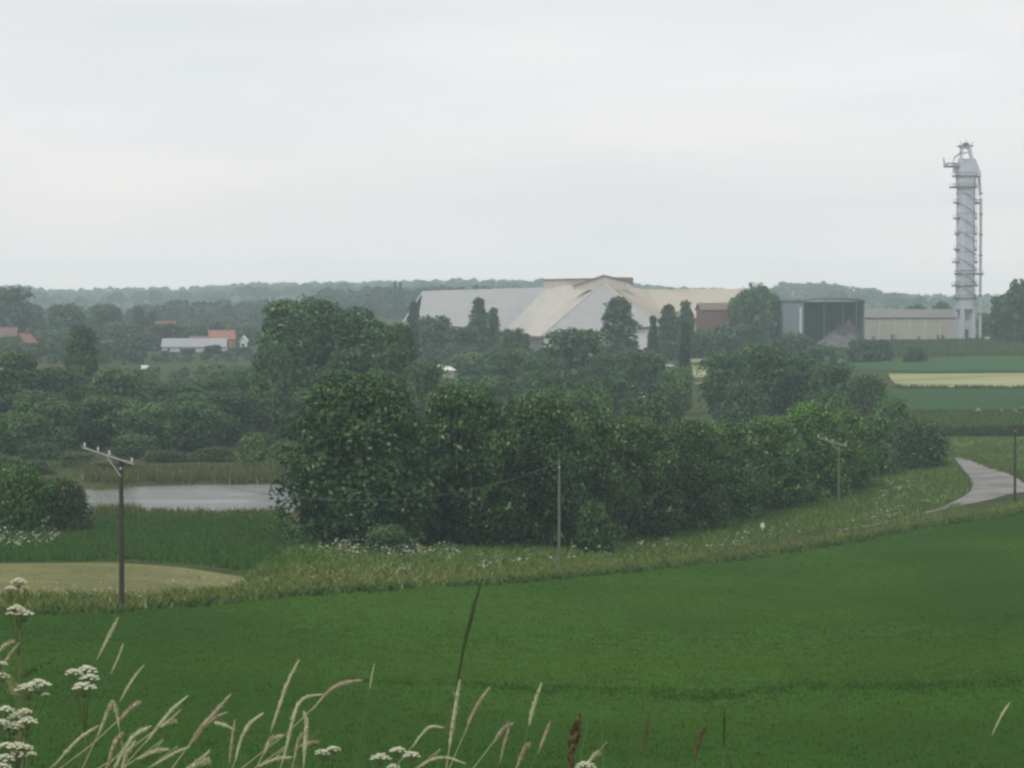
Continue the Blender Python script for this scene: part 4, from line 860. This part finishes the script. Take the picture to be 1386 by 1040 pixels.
# head: hopper shoulder, hoist frame and lifting jib
mb = MB(); q = [rot(tx(1292), 0), rot(tx(1323), 0), rot(tx(1321), 0), rot(tx(1314), 0), rot(tx(1294), 0)]
zs = [tz(232), tz(240), tz(232), tz(215), tz(222)]
mb.slab([(a[0], a[1] - 2.2, z) for a, z in zip(q, zs)], (0, 4.4, 0)); mb.build('head_hopper', M['tower'], tw)
def bar(mb, a, b2, r_=.22): pa_, pb_ = rot(tx(a[0]), a[2] if len(a) > 2 else 0), rot(tx(b2[0]), b2[2] if len(b2) > 2 else 0); mb.tube([(*pa_, tz(a[1])), (*pb_, tz(b2[1]))], r_, 6)
for sy in (-1.8, 1.8):
    mb = MB(); bar(mb, (1299, 226, sy), (1300, 200, sy), .3); bar(mb, (1316, 224, sy), (1310, 200, sy), .32); bar(mb, (1296, 216, sy), (1314, 216, sy)); bar(mb, (1299, 200, sy), (1312, 200, sy), .35); bar(mb, (1299, 208, sy), (1311, 206, sy)); bar(mb, (1294, 224, sy), (1300, 212, sy)); mb.build('hoist_frame', M['steel'], tw)
mb = MB(); c1 = rot(tx(1305), 0); mb.box((c1[0], c1[1], tz(198)), (14 * S, 4.4, .5)); mb.box((c1[0] + .2, c1[1], tz(196)), (5 * S, 2, 1.1)); mb.build('hoist_deck', M['darkmetal'], tw)
mb = MB(); bar(mb, (1300, 198), (1298, 191), .09); bar(mb, (1312, 198), (1316, 192), .09); bar(mb, (1306, 196), (1306, 189), .09); mb.build('antenna', M['darkmetal'], tw)
mb = MB(); bar(mb, (1277, 226), (1276, 214), .2); bar(mb, (1279, 222), (1294, 222), .12); bar(mb, (1277, 222), (1285, 226), .12); bar(mb, (1288, 226), (1290, 214), .15); bar(mb, (1290, 214), (1300, 206), .2); mb.build('jib', M['darkmetal'], tw)

# ------------------------------------------------------------------ vehicles in the yards
def van(u, D, lpx, rz, label, group='vehicles parked in the works yards', m=None):
    b_ = on(u, D); l = 4.6; r = empty('parked_van', (b_.x, b_.y, b_.z + .10), rz, label, 'van', group); s = lpx / F * D / l; r.scale = (s, s, s)
    mb = MB(); pr = [(-2.3, .35), (2.3, .35), (2.3, 1.05), (1.5, 1.2), (.95, 1.95), (-2.2, 2.0), (-2.3, 1.0)]; mb.slab([(x_, -.9, z_) for x_, z_ in pr], (0, 1.8, 0)); mb.build('body', m or M['white'], r)
    mb = MB(); mb.slab([(1.40, -.93, 1.22), (.96, -.93, 1.80), (.3, -.93, 1.80), (.3, -.93, 1.22)], (0, 1.86, 0)); mb.build('window', M['glass'], r)
    for xx in (-1.5, 1.5):
        for s in (-1, 1): mb = MB(); mb.tube([(xx, s * .72, .33), (xx, s * .95, .33)], .34, 14); mb.build('wheel', M['tyre'], r)
van(1048, 735, 15, 0, 'white van beside the grey clad barn')
van(905, 640, 13, .1, 'white van half hidden between the two narrow conifers')
van(1383, 795, 12, .3, 'white van under the large round tree at the edge')
for u_, l_, w_ in ((1352, 'pale block stack nearest the tower pipe', 12), (1364, 'pale block stack beside the parked white van', 11), (1338, 'low grey block stack behind the pipe foot', 7)):
    b_ = on(u_, 798); mb = MB(); rr = random.Random(u_)
    for i in range(int(w_ / 2)):
        for j in range(2): mb.box(((i - w_ / 4) * .5 * 1.0, 0, .3 + .5 * j + rr.uniform(-.02, .02)), (.46, .9, .46), rr.uniform(-.05, .05))
    o = mb.build('block_stack', M['cream']); o.location = b_; tag(o, l_, 'block stack', 'block stacks in the yard')

# ------------------------------------------------------------------ poles and wires
def pole(u, D, vtop, label, rz, arm, r0=.14, pm='wood'):
    b_ = on(u, D); h = P(u, vtop, D).z - b_.z + .5; r = empty('utility_pole', (b_.x, b_.y, b_.z - .5), rz, label, 'utility pole', 'wooden poles carrying the line')
    mb = MB(); mb.tube([(0, 0, 0), (0, 0, h * .5), (0, 0, h)], [r0, r0 * .88, r0 * .72], 12); mb.build('post', M[pm], r)
    tips = []
    if arm:                                               # a long arm, run out and up on one side
        e0, e1 = Vector((-arm * .74, -.14, h - .1 + arm * .24)), Vector((arm * .26, -.14, h - .1 - arm * .085))
        mb = MB(); mb.tube([e0, e1], .05, 4); cr_ = mb.build('crossarm', M['arm'], r)
        for q in (.04, .30, .52, .96):
            p = e0.lerp(e1, q); mb = MB(); mb.tube([p + Vector((0, 0, .06)), p + Vector((0, 0, .12)), p + Vector((0, 0, .24)), p + Vector((0, 0, .30))], [.015, .04, .04, .015], 8); mb.build('insulator', M['ceramic'], cr_)
        mb = MB(); mb.tube([e0.lerp(e1, .45), (0, -.1, h - .9)], .025, 5); mb.build('brace', M['steel'], r)
    mb = MB(); mb.tube([(0, -.13, h - .5), (0, -.19, h - .5)], .06, 8); mb.build('cap_plate', M['steel'], r)
    return Vector((b_.x, b_.y, b_.z - .5 + h))
t1 = pole(163, 126, 620, 'tall wooden pole with a pale crossarm standing before the pond', 0, 2.5)
t2 = pole(757, 168, 622, 'thin wooden pole before the lane trees without a crossarm', 0, 0, .10, 'greywood')
t3 = pole(1136, 256, 600, 'far wooden pole with a pale slanting crossarm before the bright trees', 0, 2.9, .11, 'greywood')
t4 = pole(1375, 248, 576, 'dark wooden pole beside the lane bend', 0, 0, .14)
# long arm strut seen on the first and third poles
def strut(tp, u, v, D, label):
    mb = MB(); mb.tube([tp + Vector((.35, 0, -.12)), P(u, v, D)], .05, 6); o = mb.build('side_arm', M['steel']); return o
def wire(a, b2, sag, label, rad=.016):
    mb = MB(); pts = [a.lerp(b2, q) + Vector((0, 0, -sag * 4 * q * (1 - q))) for q in np.linspace(0, 1, 40)]; mb.tube(pts, rad, 5)
    tag(mb.build('overhead_wire', M['wire'], smooth=True), label, 'wire', 'overhead wires')
wire(t1 + Vector((.3, -.1, -.15)), t2 + Vector((0, -.1, -.2)), 2.2, 'overhead wire sagging between the tall pole and the thin middle pole', .011)
wire(t2 + Vector((0, .1, -.2)), t3 + Vector((-.3, 0, -.1)), 1.6, 'overhead wire running from the middle pole to the far pole', .008)
# marker by the lane
b_ = G(1032, 722); r = empty('marker_post', b_, 0, 'small white marker post in the verge grass below the lane trees', 'marker post')
mb = MB(); mb.tube([(0, 0, -.1), (0, 0, .75)], .05, 8); mb.build('post', M['white'], r)
mb = MB(); mb.slab([(-.19, -.05, .5), (.19, -.05, .5), (.14, -.05, .8), (0, -.05, .92), (-.14, -.05, .8)], (0, .1, 0)); mb.build('plate', M['white'], r)

# ------------------------------------------------------------------ foreground grasses and umbels
def smoothline(pts, k):
    pts = [Vector(p) for p in pts]; n_ = len(pts)
    if n_ == 2: return [pts[0].lerp(pts[1], q) for q in np.linspace(0, 1, k)]
    o = []; E_ = [pts[0] * 2 - pts[1]] + pts + [pts[-1] * 2 - pts[-2]]
    for q in np.linspace(0, n_ - 1 - 1e-6, k):
        i = int(q); t = q - i; p0, p1, p2, p3 = E_[i:i + 4]
        o.append(.5 * ((2 * p1) + (p2 - p0) * t + (2 * p0 - 5 * p1 + 4 * p2 - p3) * t * t + (3 * p1 - p0 - 3 * p2 + p3) * t ** 3))
    return o
def grass(pts, D, wpx, mh, ms, label, spiky=False, seed=0, name='grass_stem', dD=0.0):
    """pts: tip first, down the head; the stalk goes on from there to the ground"""
    rg = random.Random(seed * 13 + int(pts[0][0])); wp = [P(u, v, D + dD * i) for i, (u, v) in enumerate(pts)]
    last = wp[-1]; d = (wp[-1] - wp[-2]).normalized(); d.z = min(d.z, -.75)
    by = D + dD * len(pts) + .15; foot = last + d * .5; gx, gy = foot.x, by; foot = Vector((gx, gy, gz(gx, gy) - .02)); mid = last + d * ((last.z - foot.z) * .45)
    r = empty(name, foot, 0, label, 'grass' if name == 'grass_stem' else 'plant', 'seeding grasses on the near bank' if name == 'grass_stem' else None)
    hd = smoothline(wp, 16); s = D / F; rad = wpx * .52 * s
    mb = MB(); rr = [rad * max(.18, math.sin(math.pi * min(.97, .06 + i / 16.5)) ** .55) * rg.uniform(.8, 1.15) for i in range(16)]
    loc = [p - foot for p in hd]
    mb.tube(loc, [x_ * .62 for x_ in rr], 7)
    for i in range(110 if not spiky else 60):             # spikelets and awns
        q = rg.random() * 14.9; k = int(q); p = loc[k].lerp(loc[k + 1], q - k); ax = (loc[k] - loc[k + 1]).normalized()
        a = rg.uniform(0, 6.28); sd_ = ax.cross(Vector((math.cos(a), math.sin(a), .3))).normalized(); ln = rr[k] * rg.uniform(1.0, 1.7) * (1.7 if spiky else 1)
        e = p + sd_ * ln * (.8 if not spiky else .55) + ax * ln * (1.1 if not spiky else 3.2); wv = ax.cross(sd_) * rr[k] * .32
        m_ = p.lerp(e, .5) + sd_ * rr[k] * .2; mb.add([p, m_ + wv, e, m_ - wv], [(0, 1, 2, 3)])
    mb.build('seed_head', mh, r)
    mb = MB(); st = smoothline([wp[-2], last, mid, foot], 14); mb.tube([p - foot for p in st], [max(.00035 * D / 6 * 2, rad * .2)] * 8 + [max(.0009, rad * .26)] * 6, 6); mb.build('stalk', ms, r)
    for k in range(2):
        a = rg.uniform(0, 6.28); z0 = rg.uniform(.05, .3); l_ = rg.uniform(.12, .28); mb = MB(); c_, s_ = math.cos(a), math.sin(a); wq = .003
        L_ = [(c_ * l_ * q, s_ * l_ * q, z0 + l_ * (1.1 * q - .7 * q * q)) for q in np.linspace(0, 1, 6)]
        vs = []; [vs.extend([(x_ - s_ * wq * (1 - i / 5.3), y_ + c_ * wq * (1 - i / 5.3), z_), (x_ + s_ * wq * (1 - i / 5.3), y_ - c_ * wq * (1 - i / 5.3), z_)]) for i, (x_, y_, z_) in enumerate(L_)]
        mb.add(vs, [(2 * i, 2 * i + 1, 2 * i + 3, 2 * i + 2) for i in range(5)]); mb.build('leaf_blade', M['stem'], r)
H_, HR, HG, DS, SS = M['head'], M['headred'], M['headgreen'], M['strawstem'], M['stem']
for i, (pts, D, wpx, mh, ms, lab) in enumerate([
 ([(160, 836), (148, 860), (131, 893)], 7.0, 6, H_, SS, 'pale grass head just below the foot of the tall pole'),
 ([(167, 871), (160, 890), (150, 912)], 8.0, 4, H_, SS, 'faint thin grass head right of the topmost one'),
 ([(195, 900), (178, 922), (162, 950)], 7.2, 5, H_, SS, 'straight thin grass head leaning right above the left tangle'),
 ([(190, 950), (176, 960), (161, 976)], 5.8, 8, HR, DS, 'plump buff grass head in the left tangle'),
 ([(152, 948), (145, 965), (133, 995)], 5.9, 7, H_, DS, 'upright buff grass head at the top of the left tangle'),
 ([(154, 950), (158, 965), (161, 985)], 6.1, 6, H_, DS, 'grass head drooping right from the tangle top'),
 ([(132, 983), (105, 1002), (72, 1038)], 5.6, 7, H_, DS, 'long pale grass head arching out low at the left'),
 ([(166, 992), (155, 1008), (146, 1036)], 5.5, 9, HR, DS, 'broad fuzzy grass head in the left tangle'),
 ([(183, 1003), (172, 1020), (164, 1042)], 5.4, 7, H_, DS, 'short grass head low in the left tangle'),
 ([(204, 983), (182, 996), (163, 1020)], 5.5, 8, H_, DS, 'bright curved grass head right of the tangle'),
 ([(254, 942), (232, 962), (213, 985), (197, 1006)], 5.9, 7, H_, DS, 'long grass head leaning right above the small flat one'),
 ([(238, 976), (228, 978), (217, 985)], 6.0, 8, H_, DS, 'short nearly flat pale grass head'),
 ([(228, 1014), (207, 1018), (186, 1028)], 5.3, 7, H_, DS, 'nearly flat pale grass head low beside the tangle'),
 ([(312, 940), (293, 962), (270, 988), (256, 1010)], 5.8, 8, HR, DS, 'long buff grass head leaning right with a shadowed twin'),
 ([(308, 964), (292, 971), (275, 985), (262, 1005)], 6.4, 5, HR, SS, 'thin grass head behind the long buff one'),
 ([(257, 1011), (235, 1020), (205, 1038)], 5.5, 5, H_, DS, 'thin grass head bending low to the left'),
 ([(284, 1030), (268, 1034), (250, 1044)], 4.9, 11, H_, DS, 'thick bright grass head at the bottom edge'),
 ([(290, 978), (302, 981), (318, 988)], 5.9, 6, H_, SS, 'grass head bent over towards the left'),
 ([(318, 974), (314, 1000), (310, 1035)], 6.0, 5, HR, SS, 'upright thin reddish grass head'),
 ([(357, 965), (338, 980), (326, 1002), (318, 1032)], 5.7, 7, H_, DS, 'knotty pale grass head curving right'),
 ([(405, 893), (391, 920), (380, 950), (366, 992)], 6.6, 7, H_, SS, 'tall pale grass head standing above the others'),
 ([(490, 921), (468, 924), (446, 935), (422, 962)], 6.2, 7, HR, DS, 'reddish grass head arching far to the right'),
 ([(436, 940), (412, 945), (399, 965), (388, 1010), (381, 1036)], 5.8, 7, H_, DS, 'pale hooked grass head with a long stalk'),
 ([(411, 963), (415, 980), (413, 1005), (411, 1036)], 5.6, 8, H_, DS, 'branched upright grass head under the reddish one'),
 ([(382, 995), (366, 1003), (357, 1022)], 5.7, 7, H_, DS, 'short grass head left of the hooked one'),
 ([(396, 1025), (372, 1028), (350, 1038)], 5.3, 6, H_, DS, 'flat low grass head near the bottom edge'),
 ([(432, 1004), (418, 1006), (402, 1012)], 6.0, 6, HR, SS, 'faint flat buff grass head above the white flowers'),
 ([(507, 898), (503, 915), (500, 935)], 9.0, 3, H_, SS, 'faint fine grass head alone against the field'),
 ([(622, 920), (617, 950), (612, 985), (608, 1015)], 5.9, 9, H_, DS, 'pale feathery grass head beside the tall dark stem'),
 ([(663, 930), (650, 948), (638, 970), (628, 996)], 6.0, 6, HR, DS, 'buff grass head leaning right of the tall dark stem'),
 ([(601, 985), (583, 984), (570, 995), (558, 1012)], 5.8, 5, H_, DS, 'arched grass head left of the tall dark stem'),
 ([(630, 1034), (606, 1026), (585, 1028), (562, 1042)], 5.2, 5, H_, DS, 'low arching stem crossing the bottom edge'),
 ([(694, 979), (680, 988), (668, 1006)], 5.8, 7, HR, DS, 'buff grass head curving over beside a reddish one'),
 ([(689, 985), (683, 1005), (676, 1034)], 6.0, 5, HR, SS, 'thin reddish grass head under the curving one'),
 ([(733, 925), (726, 945), (720, 965), (716, 983)], 7.0, 7, H_, SS, 'single pale grass head over the darker field streak'),
 ([(717, 1006), (708, 1018), (699, 1040)], 5.5, 8, HR, DS, 'short plump buff grass head near the dock spike'),
 ([(745, 977), (738, 995), (728, 1020)], 6.0, 6, HR, SS, 'slender grass head left of the dock spike'),
 ([(811, 1018), (804, 1024), (796, 1032)], 5.2, 8, H_, DS, 'tiny pale grass tip right of the dock spike'),
 ([(878, 968), (875, 990), (872, 1020)], 6.0, 5, M['dock'], SS, 'thin dark red spike standing upright'),
 ([(955, 983), (947, 1003), (938, 1032)], 6.0, 7, M['dock'], SS, 'reddish leaning grass head on the emptier side'),
 ([(981, 960), (980, 985), (980, 1015)], 6.6, 4, HG, SS, 'thin green spike standing straight up'),
 ([(1367, 951), (1356, 968), (1342, 996)], 7.5, 4, H_, SS, 'lone pale grass head at the far edge of the field'),
 ([(19, 868), (8, 873), (-4, 884)], 6.3, 7, H_, SS, 'pale grass head curving in from the edge'),
 ([(25, 871), (14, 886), (2, 905)], 6.5, 6, HR, SS, 'reddish grass head at the edge above the flowers'),
 ([(412, 990), (404, 1003), (398, 1030)], 5.5, 6, HR, DS, 'buff grass head between the hooked and branched ones'),
 ([(176, 1004), (160, 1030), (150, 1052)], 5.2, 6, H_, DS, 'lowest grass head in the left tangle'),
]): grass(pts, D, wpx, mh, ms, lab, seed=i)
grass([(652, 786), (640, 825), (628, 875), (618, 930)], 5.4, 7.5, HG, HG, 'tallest dark green grass spike rising in front of the field', True, 99, dD=-.1)
grass([(784, 970), (780, 990), (775, 1015), (770, 1048)], 5.0, 15, M['dock'], M['dock'], 'thick reddish brown dock spike at the bottom edge', False, 77, 'dock_plant')
def umbel(parent, c, r_, rg, mat_=None):
    """a flat domed cluster of umbellets on rays; c relative to the parent"""
    mb = MB(); ns = 15; rays = MB(); rays.tube([(c[0], c[1], c[2] - r_ * 1.1), (c[0], c[1], c[2] - r_ * .8)], r_ * .06, 5)
    for k in range(ns):
        a = 2.4 * k; q = math.sqrt((k + .5) / ns) * r_; ex, ey = q * math.cos(a), q * math.sin(a); ez = c[2] + r_ * .5 * (1 - (q / r_) ** 2) + rg.uniform(-.06, .06) * r_
        rays.tube([(c[0], c[1], c[2] - r_ * .8), (c[0] + ex, c[1] + ey, ez)], r_ * .025, 4)
        for j in range(14):
            b1 = rg.uniform(0, 6.28); s = rg.uniform(0, .24) * r_; x_, y_, z_ = c[0] + ex + s * math.cos(b1), c[1] + ey + s * math.sin(b1), ez + rg.uniform(0, .10) * r_
            d = r_ * rg.uniform(.08, .13); mb.add([(x_ - d, y_, z_), (x_, y_ - d, z_ - d * .3), (x_ + d, y_, z_), (x_, y_ + d, z_ + d * .4), (x_, y_, z_ + d * .8), (x_, y_, z_ - d * .8)], [(0, 1, 4), (1, 2, 4), (2, 3, 4), (3, 0, 4), (1, 0, 5), (2, 1, 5), (3, 2, 5), (0, 3, 5)])
    o = mb.build('umbel', M['petal'], parent); rays.build('rays', M['stem'], o)
def parsley(cs, D, label, seed):
    rg = random.Random(seed); us = sum(c[0] for c in cs) / len(cs); foot = on(us, D + .1); foot.z -= .02
    r = empty('cow_parsley', foot, 0, label, 'wild flower', 'cow parsley on the near bank'); top = Vector(foot); top.z = min(P(u_, v_, D).z for u_, v_, _ in cs) - .12
    mb = MB(); mb.tube(smoothline([(0, 0, 0), (.01, .01, (top.z - foot.z) * .5), top - foot], 8), [.0035] * 4 + [.0024] * 4, 7); mb.build('stem', M['stem'], r)
    for u_, v_, w_ in cs:
        c = P(u_, v_, D + rg.uniform(-.05, .05)) - foot; rr = w_ * .64 / F * D
        umbel(r, c, rr, rg); mb = MB(); mb.tube(smoothline([top - foot, (top - foot).lerp(c, .5) + Vector((0, 0, -.01)), (c.x, c.y, c.z - rr)], 6), .0012, 5); mb.build('branch', M['stem'], r)
    for k in range(5):                                    # ferny leaves
        a = rg.uniform(0, 6.28); z0 = (top.z - foot.z) * rg.uniform(.35, .95); mb = MB(); l_ = rg.uniform(.06, .14)
        for j in range(16):
            q = j / 15; c0 = Vector((math.cos(a) * l_ * q, math.sin(a) * l_ * q, z0 + l_ * .5 * q)); wl_ = .028 * (1 - q) + .004
            for s in (-1, 1):
                e = c0 + Vector((-math.sin(a) * s * wl_ + math.cos(a) * .01, math.cos(a) * s * wl_ + math.sin(a) * .01, rg.uniform(-.004, .008))); mb.add([c0, c0.lerp(e, .5) + Vector((0, 0, .004)) + Vector((math.cos(a), math.sin(a), 0)) * .003, e, c0.lerp(e, .5) - Vector((math.cos(a), math.sin(a), 0)) * .004], [(0, 1, 2, 3)])
        mb.build('leaf', M['fern'], r)
M['fern'] = mat('fern_leaf', (.09, .13, .04), .8, (.17, .17, .07), 60, 3, .5)
parsley([(25, 789, 16), (14, 798, 12), (34, 797, 10)], 6.8, 'topmost cream flower cluster over the mown strip', 1)
parsley([(22, 826, 18), (32, 833, 20), (14, 832, 10)], 6.5, 'cream flower cluster at the edge of the crop', 2)
parsley([(100, 913, 18), (121, 920, 20), (113, 933, 24), (118, 910, 22)], 6.2, 'group of cream umbels left of the grass tangle', 3)
parsley([(2, 900, 12), (3, 917, 16), (38, 935, 26), (52, 929, 24), (62, 941, 9)], 5.9, 'pair of broad cream umbels near the edge', 4)
parsley([(8, 963, 18), (24, 973, 22), (37, 979, 20), (18, 986, 22), (2, 980, 16), (33, 965, 16)], 5.7, 'dense cream umbels in the bottom corner', 5)
parsley([(8, 1012, 18), (24, 1013, 20), (34, 1014, 16), (42, 1022, 12), (5, 1030, 22), (25, 1024, 18), (3, 1040, 18)], 5.5, 'lowest cream umbels in the bottom corner', 6)
parsley([(436, 1021, 16), (451, 1016, 15)], 5.6, 'small white twin umbel right of the branched grass', 7)
parsley([(538, 1018, 17), (557, 1024, 17), (515, 1028, 20), (532, 1040, 14)], 5.5, 'white umbels left of the tall dark spike', 8)
parsley([(792, 1039, 20)], 5.0, 'single white umbel at the foot of the dock spike', 9)
k = 460; x = np.concatenate([rg.uniform(-1.0, .25, 330), rg.uniform(.2, 1.1, 130)]); y = rg.uniform(5.0, 6.6, k)
hh_ = CZ - y * (.150 + .045 * rg.rand(k) ** .6 + .012 * np.clip(x, 0, 1)) - ground(x, y)
V = blades(x, y, hh_, .007, rg, 1, .02, .12, hv=.01); tn = rg.beta(2, 2, len(V) // 3); tn[rg.rand(len(tn)) < .3] = 1
o = link('bank_grass_blades', npmesh('bank_grass_blades', V, 3, tn, M['blade'])); o.color = (1.1, 1.25, .9, 1); tag(o, 'fine green and straw blades between the seeding grasses', kind='stuff')
# bank grass at the feet, out of frame but real
x = rg.uniform(-9, 9, 9000); y = rg.uniform(1.5, 12, 9000); V = blades(x, y, .22, .012, rg, 4, .05, .35)
o = link('bank_turf', npmesh('bank_turf', V, 3, rg.beta(2, 2, len(V) // 3), M['blade'])); o.color = (.8, 1.1, .6, 1); tag(o, 'rough turf on the near bank', kind='stuff')

# ------------------------------------------------------------------ haze
m = bpy.data.materials.new('haze_air'); m.use_nodes = True; t = m.node_tree; t.nodes.clear(); oo = t.nodes.new('ShaderNodeOutputMaterial'); pv = t.nodes.new('ShaderNodeVolumePrincipled')
pv.inputs['Color'].default_value = (.77, .935, 1.0, 1); pv.inputs['Density'].default_value = .00033; pv.inputs['Anisotropy'].default_value = 0.0
t.links.new(pv.outputs[0], oo.inputs['Volume'])
zlo = float(ZZ.min()) - 1; mb = MB(); mb.box((0, 2250, (zlo + CZ + 58) / 2), (6600, 5100, CZ + 58 - zlo)); hz = mb.build('haze', m); tag(hz, 'thin blue haze filling the valley', kind='stuff')
